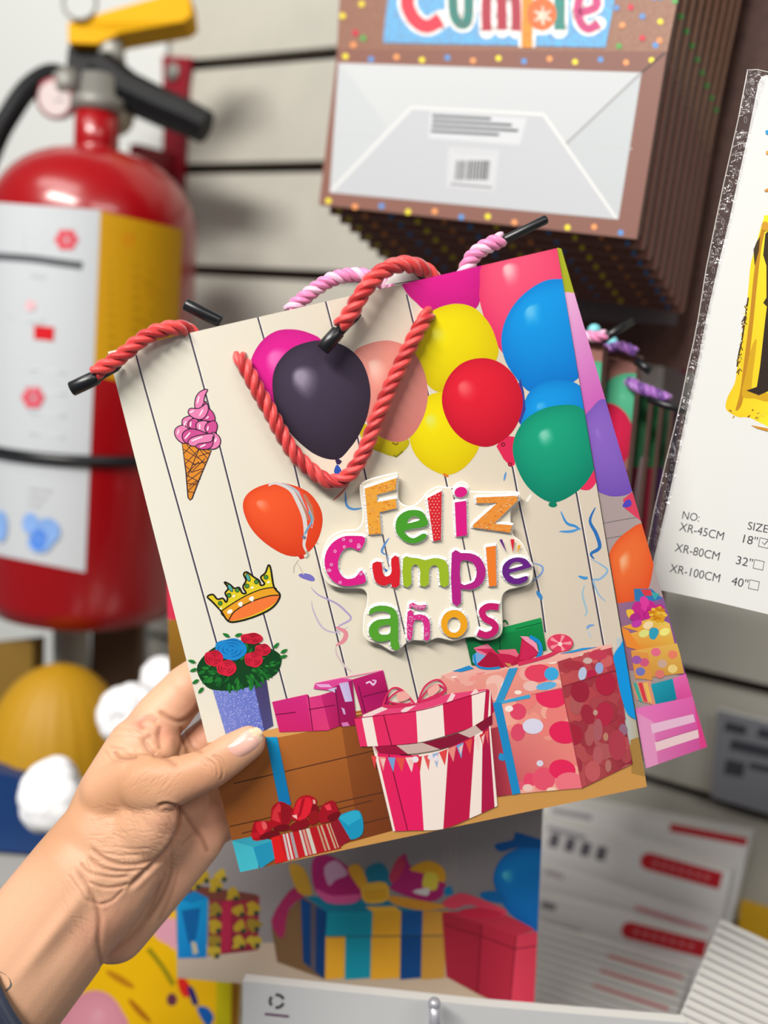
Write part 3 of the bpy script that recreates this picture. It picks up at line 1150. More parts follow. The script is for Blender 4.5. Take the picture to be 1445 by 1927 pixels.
hem.tube([KP.hit(x, y, .0008) for x, y in ((1405, 132), (1424, 131), (1460, 139))], .0002, 6)
hem.build('sleeve_edge', mat('film_edge', (196, 190, 186), rough=.3), pk_, True)
pf = MB()
for i in range(44):
    t = (i + .5) / 44
    k = t * (len(lft) - 1)
    a_, fr_ = int(k), k - int(k)
    x_ = lft[a_][0] * (1 - fr_) + lft[a_ + 1][0] * fr_ + 13
    y_ = lft[a_][1] * (1 - fr_) + lft[a_ + 1][1] * fr_ + 4
    pf.tube([KP.hit(x_ + px_ * .96 - py_ * -.22, y_ + py_, .0016) for px_, py_ in ell(0, 0, 2.4, 6.2, 12, 11)] + [KP.hit(x_ + ell(0, 0, 2.4, 6.2, 12, 11)[0][0] * .96 + ell(0, 0, 2.4, 6.2, 12, 11)[0][1] * .22, y_ + ell(0, 0, 2.4, 6.2, 12, 11)[0][1], .0016)], 0.00009, 5, caps=False)
pf.build('perforation', mat('film_crimp', (150, 144, 144), rough=.25), pk_, True)

# ================================================================== printed parcel bag at the bottom
ny = math.radians(6)
CP = Plane(at(670, 1700, 0.545), Vector((-math.sin(ny), -math.cos(ny), 0.03)))
cs_ = SurfOff(CP)
cq = [(313, 1060), (1040, 1110), (1005, 1900), (334, 1840)]
cb = thing('gift_bag', 'gift bag below the held one, printed with parcels and a blue balloon', 'gift bag', CP.hit(670, 1870))
BT = Z(300, 1500, 1.80625)
c = Art(cs_, clip=cq, dz=3e-6, z0=2e-5, gain=1.0)
c.gpoly(cq, (160, 153, 152), (148, 143, 146), (140, 134, 135))
c.gpoly([(300, 1040), (345, 1040), (350, 1170), (315, 1165)], (220, 50, 80), (206, 46, 76), (196, 40, 66), (210, 50, 80))
c.gpoly([(312, 1166), (420, 1170), (420, 1300), (320, 1300)], (150, 106, 30), (150, 106, 30), (110, 78, 20))
for x_ in (400, 560, 840, 850, 860, 980):
    c.stroke([(x_, 1500), (x_ - 4, 1700)], 5, (150, 142, 142), smooth=False)
c.gpoly(BT((50, 500), (1300, 480), (1300, 760), (50, 640)), (196, 176, 156), (190, 168, 150), (206, 184, 156), (176, 164, 150))
# left parcel
c.gpoly(BT((170, 345), (340, 335), (335, 520), (165, 540)), (130, 40, 56), (150, 36, 60), (140, 30, 56), (120, 30, 50))
c.poly(BT((60, 330), (130, 300), (330, 330), (340, 350), (165, 350)), (110, 60, 50))
for i, (x_, y_) in enumerate(((190, 385), (190, 440), (190, 490), (185, 525), (270, 385), (275, 440), (270, 495), (318, 380), (320, 435), (322, 490), (150, 270), (210, 265), (250, 330), (190, 300), (120, 290))):
    c.poly(sm([(BT.p(x_, y_)[0] + 13 * (1 + .35 * math.sin(j * 2.7 + i)) * math.cos(j * .785), BT.p(x_, y_)[1] + 12 * (1 + .3 * math.cos(j * 2.1 + i)) * math.sin(j * .785)) for j in range(8)], 3), random.choice(((176, 146, 40), (146, 122, 40), (186, 160, 50))))
    c.poly(ell(BT.p(x_, y_)[0] + 6, BT.p(x_, y_)[1] + 8, 5, 5), (40, 60, 50))
c.poly(BT((213, 355), (247, 352), (243, 525), (208, 530)), (170, 36, 70))
c.gpoly(BT((60, 345), (165, 340), (160, 545), (62, 548)), (20, 150, 206), (14, 140, 196), (16, 120, 190), (20, 130, 200))
c.poly(BT((75, 385), (140, 375), (125, 480), (100, 500)), (10, 92, 156))
c.poly(BT((108, 490), (125, 495), (132, 530), (115, 535)), (190, 180, 150))
c.poly(BT((60, 345), (120, 318), (165, 342), (110, 360)), (14, 120, 180))
# big striped parcel
TL_, NV, YG = (20, 144, 168), (16, 70, 132), (226, 166, 46)
c.poly(BT((380, 440), (490, 335), (560, 385), (565, 620), (400, 560)), (120, 90, 60))
c.gpoly(BT((480, 340), (570, 390), (562, 620), (488, 560)), NV, (16, 64, 120), (14, 56, 110))
c.poly(BT((515, 360), (532, 370), (530, 600), (515, 585)), (90, 80, 90))
c.poly(BT((490, 335), (720, 345), (900, 370), (980, 385), (900, 395), (570, 392)), (24, 120, 150))
c.poly(BT((570, 390), (985, 385), (980, 470), (565, 472)), TL_)
c.poly(BT((725, 388), (822, 387), (820, 470), (722, 471)), YG)
c.poly(BT((700, 372), (800, 370), (822, 388), (725, 390)), (230, 176, 60))
c.poly(BT((822, 387), (895, 386), (893, 470), (820, 470)), (24, 84, 150))
c.poly(BT((895, 386), (985, 385), (980, 470), (893, 470)), (206, 150, 60))
for x0, x1, c_ in ((565, 632, YG), (632, 720, TL_), (720, 820, YG), (820, 892, NV), (892, 972, (196, 146, 60))):
    c.poly(BT((x0, 472), (x1, 471), (x1 - 3, 614), (x0 - 2, 620)), c_)
c.stroke(BT((568, 474), (980, 470)), 2, (30, 60, 70), smooth=False)
# its bow
MGm, MGl = (176, 36, 110), (214, 90, 150)
for o_, c_ in ((BT((520, 215), (570, 195), (640, 235), (690, 300), (680, 350), (600, 360), (530, 320)), MGm), (BT((780, 280), (830, 190), (850, 230), (900, 250), (960, 270), (970, 320), (920, 355), (800, 320)), MGm),
               (BT((700, 260), (710, 235), (760, 225), (790, 300), (700, 300)), (30, 120, 150)), (BT((640, 245), (680, 230), (710, 300), (690, 320)), (226, 166, 50)), (BT((780, 270), (815, 200), (835, 230), (800, 290)), (196, 60, 90)),
               (BT((850, 245), (910, 215), (965, 240), (968, 290), (900, 260)), (220, 160, 40)), (BT((905, 255), (945, 265), (940, 315), (895, 305)), (220, 200, 70)), (BT((560, 240), (600, 215), (640, 260), (600, 280), (575, 300)), (206, 160, 190)),
               (BT((530, 310), (590, 335), (680, 330), (660, 360), (570, 358)), MGl), (BT((780, 335), (860, 345), (980, 370), (900, 385), (800, 365)), (216, 150, 50)), (BT((860, 320), (915, 308), (910, 335)), (220, 214, 214)),
               (BT((690, 300), (770, 290), (775, 350), (700, 358)), (226, 176, 60)), (BT((380, 420), (440, 320), (490, 300), (500, 330), (440, 380), (420, 480)), (160, 40, 90)), (BT((440, 230), (490, 240), (520, 330), (470, 320)), (196, 150, 50))):
    c.poly(sm(o_, 3), c_)
c.poly(BT((695, 318), (770, 310), (772, 345), (700, 352)), (214, 160, 40))
# crimson parcel and blue balloon
c.gpoly(BT((960, 390), (1095, 430), (1085, 670), (975, 610)), (176, 40, 60), (170, 36, 58), (150, 30, 50), (160, 34, 56))
c.gpoly(BT((1095, 430), (1215, 470), (1190, 720), (1085, 670)), (186, 40, 64), (190, 44, 66), (176, 40, 62), (160, 34, 56))
c.gpoly(BT((1210, 470), (1285, 455), (1272, 725), (1188, 722)), (222, 66, 90), (214, 60, 84), (206, 54, 80), (220, 64, 90))
c.poly(BT((960, 390), (1060, 385), (1180, 400), (1285, 450), (1215, 470), (1095, 430)), (196, 50, 72))
for p_ in (((965, 432), (1090, 470), (1208, 515), (1282, 505)), ((1095, 432), (1080, 668)), ((1212, 470), (1190, 720))):
    c.stroke(BT(*p_), 2, (110, 14, 36), smooth=False)
c.poly(sm(BT((960, 360), (1020, 325), (1090, 345), (1180, 385), (1150, 405), (1060, 365), (1000, 380)), 3), (226, 70, 96))
c.poly(sm(BT((1020, 385), (1090, 375), (1170, 395), (1120, 410), (1040, 405)), 3), (206, 40, 70))
c.balloon(sm(BT((1310, 160), (1240, 165), (1170, 200), (1137, 260), (1145, 320), (1190, 395), (1260, 440), (1310, 460), (1400, 350), (1380, 200))), BT.p(1168, 262), (16, 134, 214), (90, 200, 226), (8, 90, 170), hs=.12)
c.poly(sm(BT((1140, 160), (1200, 145), (1210, 120), (1250, 130), (1310, 150), (1310, 175), (1220, 170), (1160, 185)), 3), (14, 90, 160))
c.poly(BT((965, 310), (990, 300), (1000, 330), (970, 335)), (20, 130, 180))
c.poly(sm(BT((1090, 325), (1150, 320), (1180, 360), (1110, 350)), 3), (16, 110, 180))
cmb = MB().prism([CP.hit(*p) for p in cq], CP.n, .006)
c.build('bag_body', [PRINT_MATTE, mat('dark_card_edge', (120, 70, 70), rough=.6)], cb, cmb)

# ================================================================== yellow bag, lower left
YP = Plane(at(280, 1850, 0.62), Vector((-.15, -1, 0)))
yq = [(60, 1690), (455, 1742), (438, 2080), (60, 2040)]
yb_ = thing('gift_bag', 'bright yellow gift bag with pink balloon print under the wrist', 'gift bag', YP.hit(260, 2050))
y_a = Art(SurfOff(YP), clip=yq, dz=3e-6, z0=2e-5)
y_a.gpoly(yq, (248, 196, 0), (246, 190, 0), (240, 184, 0))
YB = Z(100, 1680, 3.803)
y_a.poly(YB((1170, 600), (1290, 600), (1280, 1300), (1160, 1300)), (200, 186, 10))
y_a.poly(YB((1280, 560), (1360, 560), (1350, 1300), (1265, 1300)), (146, 96, 10))
y_a.balloon(sm(YB((280, 700), (400, 730), (490, 840), (530, 1000), (300, 1300), (0, 1200), (40, 900), (150, 760))), YB.p(330, 860), (226, 150, 166), (232, 164, 178), (206, 130, 146), hs=.2)
y_a.poly(sm(YB((700, 200), (900, 200), (890, 400), (820, 370), (730, 310))), (236, 168, 186))
y_a.stroke(YB((680, 400), (760, 500), (820, 590), (860, 660)), 9, (150, 136, 10))
y_a.stroke(YB((380, 560), (480, 620), (580, 680)), 14, (196, 130, 10), taper=True)
y_a.stroke(YB((540, 760), (620, 850), (700, 930)), 12, (180, 110, 10), taper=True)
y_a.poly(ell(*YB.p(850, 765), 10, 12), (110, 50, 70))
y_a.poly(sm(YB((890, 620), (950, 620), (985, 690), (960, 750), (915, 720))), (232, 40, 30))
y_a.poly(sm(YB((960, 680), (1000, 680), (1040, 790), (1000, 800))), (40, 40, 110))
y_a.poly(sm(YB((1030, 820), (1100, 820), (1150, 890), (1110, 960), (1060, 900))), (20, 96, 180))
ymb = MB().prism([YP.hit(*p) for p in yq], YP.n, .006)
y_a.build('bag_body', [PRINT_MATTE, mat('yellow_card_edge', (210, 160, 10), rough=.6)], yb_, ymb)

# ================================================================== white card packets, lower right
Z7 = Z(1000, 1200, 2.652)
WCARD = mat('white_carton', (206, 204, 200), rough=.5, spec=.3)
wk = random.Random(12)
ROWS = [((-60, 790), (1085, 1010), .020, 'bar', .022), ((-60, 880), (1000, 1170), .048, 'cap', .014), ((-60, 1105), (935, 1425), .064, 'pale', .008), ((-60, 1262), (890, 1505), .078, 'cap', .010),
        ((-60, 1405), (800, 1650), .092, None, .006)]
for k in range(11):
    ROWS.append(((-60, 1440 + k * 40), (785 - k * 13, 1690 + k * 41), .099 + k * .0065, 'line' if k in (0, 2, 4, 8) else None, .0042))
NM = ['rearmost white carton with a red bar on its top edge, lower right', 'white carton with red lozenge and black lettering, upper of the two', 'white carton with a faint pink bar between the two red lozenges', 'white carton with red lozenge, the lower of the two', 'first plain white carton edge below the lower red lozenge']
ord2 = ['first', 'second', 'third', 'fourth', 'fifth', 'sixth', 'seventh', 'eighth', 'ninth', 'tenth', 'eleventh']
for i, (a_, b_, of_, mk, th_) in enumerate(ROWS):
    P_ = Plane(WO + WN * (of_ + .02), WN)
    pa0, pb0 = Z7.p(*a_), Z7.p(*b_)
    lo = 430
    q = [pa0, pb0, (pb0[0] - lo * .22, pb0[1] + lo), (pa0[0] - lo * .1, pa0[1] + lo)]
    if i < 4:
        lbl = NM[i]
    elif i == 4:
        lbl = NM[4]
    else:
        lbl = f'{ord2[i - 5]} thin white carton down from the plain one in the left white stack'
    r_ = thing('white_carton', lbl, 'carton', P_.hit(*q[3]), 'white cartons in the left stack')
    art = Art(SurfOff(P_), dz=4e-6, z0=3e-5)
    art.poly(q, (242, 240, 239))
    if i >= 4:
        art.stroke([(pa0[0], pa0[1] + 8), (pb0[0], pb0[1] + 8)], 3.4, (150, 148, 146), smooth=False)  # painted shadow gap between neighbouring cartons
    def onrow(x, dy, a_=a_, b_=b_):
        t = (x - a_[0]) / (b_[0] - a_[0])
        return Z7.p(x, a_[1] + (b_[1] - a_[1]) * t + dy)
    if mk == 'bar':
        art.stroke([onrow(690, 0 + 12), onrow(1075, 12)], 15, (196, 40, 50), smooth=False)
        art.stroke([onrow(100, 40), onrow(300, 40)], 10, (170, 166, 170), smooth=False)
    if mk == 'cap':
        y_ = 60 if i == 1 else 58
        x0, x1 = (585, 945) if i == 1 else (490, 868)
        art.stroke([onrow(x0, y_), onrow(x1, y_)], 32, (206, 36, 48), smooth=False, cap=False)
        art.poly(ell(*onrow(x0, y_), 16, 16), (206, 36, 48))
        for j in range(7):
            xx = x0 + 20 + j * (x1 - x0 - 60) / 7
            art.stroke([onrow(xx, y_), onrow(xx + 26, y_)], 9, (226, 120, 124), smooth=False)
        if i == 1:
            for j in range(4):
                xx = 90 + j * 78
                art.stroke([onrow(xx, 85), onrow(xx + 48, 85)], 26, (110, 108, 116), smooth=False)
            art.stroke([onrow(80, 30), onrow(270, 30)], 9, (170, 168, 174), smooth=False)
        else:
            art.stroke([onrow(50, 40), onrow(120, 40)], 12, (120, 118, 124), smooth=False)
            art.stroke([onrow(50, 130), onrow(250, 130)], 8, (120, 118, 124), smooth=False)
    if mk == 'pale':
        art.stroke([onrow(515, 55), onrow(880, 55)], 10, (226, 160, 166), smooth=False)
        art.stroke([onrow(70, 20), onrow(160, 20)], 9, (190, 180, 190), smooth=False)
    if mk == 'line':
        x0 = 380 - (i - 5) * 18
        art.stroke([onrow(x0, 16), onrow(x0 + 375, 16)], 6, (206, 60, 70), smooth=False)
    e_ = MB().prism([P_.hit(*p) for p in q], WN, th_)
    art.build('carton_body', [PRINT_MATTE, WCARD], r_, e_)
for k in range(13):
    P_ = Plane(WO + WN * (.135 + k * .007), (WN + Vector((-.12, .1, 0))).normalized())
    L_ = Z7.p(935 - 17 * k, 1420 + 40 * k)
    R_ = (L_[0] + 260, L_[1] + 122)
    q = [L_, R_, (R_[0] - 120, R_[1] + 400), (L_[0] - 100, L_[1] + 360)]
    r_ = thing('white_carton', ('rearmost' if k == 0 else ord2[k - 1] if k < 12 else 'nearest') + ' white carton' + (' after the rear one' if 0 < k < 12 else '') + ' in the fanned stack at the lower right corner', 'carton', P_.hit(*q[3]), 'white cartons in the right corner stack')
    art = Art(SurfOff(P_), dz=4e-6, z0=3e-5)
    art.poly(q, (214, 213, 210))
    art.stroke([(L_[0] + 2, L_[1] + 7), (R_[0], R_[1] + 8)], 3.0, (150, 148, 146), smooth=False)  # grey line paints the shadow gap that parts the cartons
    if k in (2, 5, 7, 10):
        art.poly(ell(L_[0] + 62, L_[1] + 44, 7, 3.4, 20), (110, 110, 120))
    e_ = MB().prism([P_.hit(*p) for p in q], P_.n, .0042)
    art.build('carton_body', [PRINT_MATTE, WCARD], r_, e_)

# nearest white packet with a round mark
QP = Plane(at(800, 1890, 0.50), Vector((-.1, -1, 0.02)))
qq = [(457, 1846), (905, 1893), (1290, 1925), (1290, 2150), (455, 2150)]
qa = Art(SurfOff(QP), dz=4e-6, z0=3e-5)
qa.poly(qq, (206, 206, 207))
for k in range(3):
    a0 = k * 2.094 + .3
    qa.stroke([(521 + 13 * math.cos(a0 + t), 1884 + 12 * math.sin(a0 + t)) for t in (0, .4, .8, 1.2, 1.5)], 6, (60, 60, 68), smooth=False)
qa.stroke([(498, 1908), (544, 1913)], 5, (104, 70, 96), smooth=False)
qr = thing('white_carton', 'nearest white carton at the bottom edge with a dark round mark', 'carton', QP.hit(800, 2140))
qa.build('carton_body', [PRINT_MATTE, WCARD], qr, MB().prism([QP.hit(*p) for p in qq], QP.n, .006))
tb = MB()
tb.tube([at(817, 1890, .485), at(818, 1950, .485)], .0028, 12)
tb.ball(at(817, 1889, .485), .0031)
o_ = tb.build('peg_end', mat('peg_grey', (176, 176, 184), rough=.3, metal=.4), None, True, origin=at(818, 1950, .485))
tag(o_, 'grey end of a display peg in front of the nearest white carton', 'peg')

# grey notice on the wall and mustard packet, right edge
nq = [(1350, 1335), (1500, 1372), (1490, 1545), (1338, 1500)]
na = Art(SurfOff(Plane(WO + WN * .012, WN)), dz=4e-6, z0=4e-5)
na.poly(nq, (140, 141, 148))
for a_, b_, w_ in (((1364, 1366), (1404, 1376), 18), ((1426, 1378), (1460, 1386), 18), ((1374, 1400), (1460, 1420), 20), ((1364, 1442), (1400, 1450), 28), ((1410, 1440), (1460, 1452), 12)):
    na.stroke([a_, b_], w_, (70, 70, 78), smooth=False)
o_ = na.build('price_notice', [PRINT_MATTE, PAPER_WHITE], None, MB().prism([WP.hit(x, y, .012) for x, y in nq], WN, .003))
tag(o_, 'grey notice with blurred dark print on the slatted wall at the right edge', 'sign')
mq = [(1392, 1702), (1500, 1735), (1490, 1900), (1380, 1860)]
P_ = Plane(WO + WN * .03, WN)
o_ = MB().prism([P_.hit(*p) for p in mq], WN, .01).build('mustard_packet', mat('mustard_card2', (196, 150, 10), rough=.6), None, origin=P_.hit(*mq[3]))
tag(o_, 'mustard yellow packet on the wall above the corner stack of white cartons', 'packet')
# ================================================================== the gift bag held in the hand
BAGC = [(203, 662), (1048, 467), (1217, 1480), (452, 1640)]
BTL, BTR, BBR, BBL = quad_depths(BAGC, 0.4156)
BAGP = Plane.through(BTL, BTR, BBL)
BAGS = SurfOff(BAGP)
bag = thing('gift_bag', 'cream gift bag held in the hand, printed with balloons, presents and a raised birthday greeting', 'gift bag',
            (BBL + BBR) / 2)

A = Art(BAGS, clip=BAGC, z0=0.00004, gain=.92, dz=1.2e-6)
FE, BL, LF, SG, GL, GR = (Z(430, 400, 3.4405), Z(740, 390, 2.89), Z(200, 700, 3.4405), Z(580, 870, 3.284),
                          Z(340, 1150, 3.4405), Z(640, 1130, 2.0643))


def cream(u, v):  # warm printed vignette, with some uneven light mixed into the colour
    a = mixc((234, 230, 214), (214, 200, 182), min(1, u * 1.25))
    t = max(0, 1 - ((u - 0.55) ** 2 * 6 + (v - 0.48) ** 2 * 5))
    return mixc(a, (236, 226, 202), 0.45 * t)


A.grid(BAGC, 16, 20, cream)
PL = (74, 68, 88)
for ln in ([(256, 668), (264.5, 700), (408, 1211), (430, 1290)],
           [(355, 625), (376, 700), (414, 842), (473, 1075), (494, 1148), (511, 1209), (525, 1259), (540, 1316)],
           [(485, 597), (496, 635), (554, 877), (565, 923), (591, 1025), (619, 1136), (653, 1272)],
           [(612, 565), (626, 618), (673, 824), (690, 906), (720, 1004), (741, 1104), (764, 1222), (787, 1320)],
           [(765, 554), (780, 618), (838, 900), (870, 1040), (901, 1174), (915, 1230)],
           [(905, 620), (965, 883), (979, 957), (1018, 1130), (1026, 1190)],
           [(1070, 860), (1086, 936), (1135, 1211), (1150, 1290)]):
    A.stroke(ln, 3.2, PL, smooth=False)
    A.stroke([(x + 2.6, y) for x, y in ln], 1.4, (246, 240, 228), smooth=False)

# faint paper streamers
LV, PK, BLU = (178, 160, 200), (226, 170, 178), (92, 148, 205)
for pts, wd, c in (
        ([(585, 1105), (600, 1120), (632, 1135), (650, 1150), (660, 1165), (636, 1180), (640, 1195)], 4, LV),
        ([(586, 1130), (590, 1150), (606, 1180), (630, 1190), (655, 1180)], 3.5, (196, 180, 200)),
        ([(632, 1180), (650, 1190), (647, 1205), (632, 1215)], 9, (226, 140, 150)),
        ([(632, 1215), (634, 1232), (650, 1255), (664, 1265)], 4, (214, 190, 190)),
        ([(562, 1082), (580, 1086), (592, 1092)], 12, (120, 112, 190)),
        ([(655, 912), (640, 930), (626, 942)], 4, (214, 120, 110)),
        ([(650, 925), (652, 950), (664, 958), (682, 956)], 5, BLU),
        ([(560, 1060), (572, 1082)], 3, (215, 200, 180)),
        ([(1055, 962), (1066, 984), (1082, 990), (1092, 997)], 5, (60, 140, 205)),
        ([(1052, 1000), (1074, 1000), (1092, 994)], 5, (80, 150, 210)),
        ([(1120, 955), (1110, 980), (1122, 1005), (1128, 1030), (1112, 1042), (1118, 1052)], 7, (44, 110, 180)),
        ([(1112, 1052), (1130, 1062), (1143, 1074), (1128, 1090), (1116, 1092), (1126, 1118), (1140, 1132)], 4, (140, 178, 212)),
        ([(1088, 1084), (1100, 1088), (1106, 1086)], 6, (70, 150, 205)),
        ([(1100, 1100), (1096, 1120), (1104, 1150), (1098, 1160)], 4, (160, 190, 205)),
        ([(1004, 1060), (1020, 1066), (1018, 1080), (996, 1098)], 4, (130, 160, 210)),
        ([(1010, 1112), (1020, 1128)], 8, (62, 140, 205)),
        ([(1104, 1184), (1108, 1178), (1118, 1176)], 5, (120, 160, 215)),
        ([(1106, 1186), (1112, 1200)], 4, (190, 200, 210)),
        ([(952, 888), (948, 905)], 4, BLU),
        ([(722, 1010), (718, 1030), (730, 1008)], 5, (90, 140, 200)),
        ([(590, 1015), (600, 1025)], 3, (190, 180, 170)),
        ([(990, 945), (1000, 930)], 6, (240, 238, 225))):
    A.stroke(pts, wd, c, taper=True)

# balloons, right-hand bunch
A.balloon(sm(BL((45, 380), (45, 415), (75, 470), (120, 515), (180, 562), (310, 590), (440, 558), (480, 470), (505, 300), (480, 260))), BL.p(300, 300),
          (224, 26, 142), (236, 60, 160), (186, 14, 118), hs=0.1)
A.balloon(sm(BL((495, 300), (470, 420), (472, 520), (510, 640), (570, 760), (700, 880), (900, 800), (1000, 560), (960, 260), (700, 180))), BL.p(615, 325),
          (238, 84, 118), (250, 190, 195), (222, 40, 96), hs=0.13)
A.poly(BL((560, 1300), (600, 1370), (640, 1412), (660, 1400), (670, 1250), (600, 1240)), (220, 40, 84))
A.poly(sm(BL((1000, 1520), (1060, 1538), (1100, 1500), (1120, 1440), (1080, 1400), (1020, 1440))), (226, 46, 92))
A.balloon(sm(BL((335, 525), (440, 548), (520, 630), (562, 730), (570, 800), (520, 900), (400, 985), (250, 1005), (170, 945), (118, 850), (110, 750), (150, 640), (220, 560))),
          BL.p(225, 680), (238, 218, 0), (232, 222, 70), (206, 180, 0), hs=0.16)
A.balloon(sm(BL((905, 390), (800, 410), (690, 490), (620, 590), (588, 700), (600, 810), (650, 905), (745, 1005), (860, 985), (1000, 935), (1060, 800), (1060, 420))),
          BL.p(735, 555), (10, 150, 226), (96, 190, 238), (0, 110, 196), hs=0.14)
A.balloon(sm(BL((870, 940), (780, 970), (720, 1040), (690, 1180), (800, 1250), (1000, 1200), (1060, 1060), (1000, 960))), BL.p(790, 1080),
          (14, 150, 226), (70, 178, 236), (0, 108, 190), hs=0.13)
A.balloon(sm(BL((250, 1005), (170, 1040), (100, 1130), (85, 1230), (110, 1330), (180, 1410), (285, 1455), (380, 1420), (460, 1320), (480, 1200), (440, 1080), (350, 1010))),
          BL.p(190, 1150), (240, 220, 2), (226, 226, 96), (214, 186, 0), hs=0.16)
A.stroke(BL((272, 1450), (290, 1462), (300, 1458)), 5, (214, 120, 40), smooth=False)
A.poly(BL((690, 930), (710, 1000), (720, 1100), (690, 1180), (640, 1100)), (60, 60, 140))
A.balloon(sm(BL((480, 820), (580, 845), (660, 920), (702, 1030), (690, 1140), (630, 1240), (520, 1302), (400, 1275), (310, 1190), (264, 1060), (290, 940), (370, 850))),
          BL.p(370, 970), (226, 30, 52), (240, 96, 100), (186, 12, 40), hs=0.17)
A.stroke(ell(*BL.p(597, 1290), 3, 3), 2, (120, 20, 30), smooth=False, closed=True)
A.stroke(ell(*BL.p(634, 1398), 3, 3), 2, (120, 20, 30), smooth=False, closed=True)
A.balloon(sm(BL((920, 1075), (800, 1102), (700, 1175), (650, 1290), (670, 1410), (740, 1530), (865, 1605), (1000, 1545), (1085, 1440), (1112, 1340), (1090, 1190), (1020, 1090))),
          BL.p(815, 1230), (22, 160, 122), (128, 206, 182), (0, 122, 98), hs=0.14)
A.poly(sm(BL((850, 1605), (880, 1602), (890, 1622), (868, 1632), (845, 1622))), (10, 124, 96))

# balloons, middle
A.balloon(sm(FE((850, 1430), (880, 1370), (960, 1400), (1100, 1430), (1170, 1480), (1140, 1540), (1080, 1580), (980, 1550), (900, 1510))), FE.p(1000, 1470),
          (222, 202, 20), (226, 208, 40), (176, 160, 10))
A.stroke(FE((1060, 1490), (1085, 1502), (1100, 1490)), 3, (150, 110, 20))
A.stroke(FE((1070, 1570), (1085, 1580), (1110, 1560), (1128, 1545)), 3, (130, 120, 20))
A.balloon(sm(FE((1050, 830), (1180, 885), (1255, 1000), (1290, 1150), (1270, 1300), (1200, 1430), (1110, 1485), (1000, 1460), (900, 1370), (850, 1200), (810, 1000), (815, 900), (920, 845))),
          FE.p(930, 985), (226, 150, 136), (240, 196, 180), (206, 120, 112), hs=0.2)
A.balloon(sm(FE((390, 755), (510, 775), (610, 840), (600, 1000), (420, 1330), (300, 1350), (205, 1250), (150, 1110), (142, 970), (200, 850), (290, 775))), FE.p(285, 930),
          (222, 30, 146), (238, 110, 186), (186, 20, 124), hs=0.24)
A.balloon(sm(FE((620, 828), (760, 868), (868, 975), (918, 1140), (905, 1290), (855, 1420), (785, 1525), (700, 1598), (560, 1565), (420, 1450), (325, 1315), (285, 1150), (300, 1010), (385, 895), (495, 843))),
          FE.p(450, 1050), (66, 56, 76), (158, 146, 168), (40, 32, 46), hs=0.2)
A.poly(FE((690, 1600), (715, 1595), (735, 1610), (720, 1630), (700, 1630)), (50, 36, 80))
A.poly(sm(FE((705, 1632), (735, 1680), (720, 1705), (690, 1695), (684, 1665))), (34, 84, 178))

# orange balloon tied with ribbon
A.balloon(sm(LF((885, 880), (905, 800), (980, 745), (1090, 718), (1200, 730), (1310, 780), (1380, 870), (1400, 960), (1380, 1060), (1335, 1140), (1260, 1190), (1150, 1180), (1020, 1100), (930, 1000))),
          LF.p(985, 845), (240, 90, 44), (246, 140, 104), (214, 58, 24), hs=0.13)
A.poly(LF((1225, 800), (1290, 790), (1335, 870), (1350, 960), (1300, 960), (1250, 880)), (186, 120, 92))
A.stroke(LF((1050, 735), (1100, 720), (1190, 760), (1240, 840), (1280, 940), (1290, 1040), (1280, 1120), (1300, 1170)), lambda t: 3 + 5 * math.sin(3.1 * t), (214, 208, 206))
A.stroke(LF((1150, 722), (1230, 770), (1290, 860), (1330, 950), (1330, 1010)), lambda t: 2 + 5 * math.sin(3.1 * t), (176, 184, 190))
A.stroke(LF((1240, 740), (1300, 880), (1330, 1000)), 4, (236, 80, 60))
A.stroke(LF((1285, 1050), (1300, 1020), (1330, 960), (1310, 900)), 4, (110, 160, 190))
A.stroke(LF((1270, 1060), (1290, 1080)), 6, (120, 116, 140), smooth=False)
A.poly(LF((1240, 1190), (1275, 1183), (1285, 1205), (1255, 1212)), (206, 40, 40))
A.stroke(LF((1290, 1160), (1310, 1185), (1290, 1205)), 4, (170, 170, 160))
A.stroke(LF((1245, 1215), (1215, 1260), (1215, 1300)), 2, (205, 190, 170))

# ice cream cone
OUT = (44, 26, 48)
cone_o = LF((490, 455), (515, 640), (530, 815), (542, 828), (555, 820), (600, 700), (680, 510))
A.poly(cone_o, (224, 142, 46))
for a_, b_ in (((500, 500), (600, 560)), ((510, 560), (575, 600)), ((520, 470), (640, 600)), ((585, 480), (655, 560)), ((620, 500), (670, 535)),
               ((505, 600), (560, 650)), ((515, 665), (600, 710)), ((522, 720), (590, 730)), ((530, 775), (570, 780)),
               ((500, 530), (550, 475)), ((508, 600), (600, 500)), ((518, 660), (600, 580)), ((560, 640), (640, 560)), ((525, 710), (620, 640)), ((530, 770), (610, 690)),
               ((600, 545), (670, 520)), ((600, 500), (525, 680)), ((555, 600), (650, 580)), ((545, 650), (630, 625)), ((535, 740), (590, 700))):
    A.stroke(LF(a_, b_), 1.4, OUT, smooth=False)
A.stroke(cone_o, 2.2, OUT, smooth=False, closed=True)
P1, P2 = (232, 130, 178), (206, 80, 146)
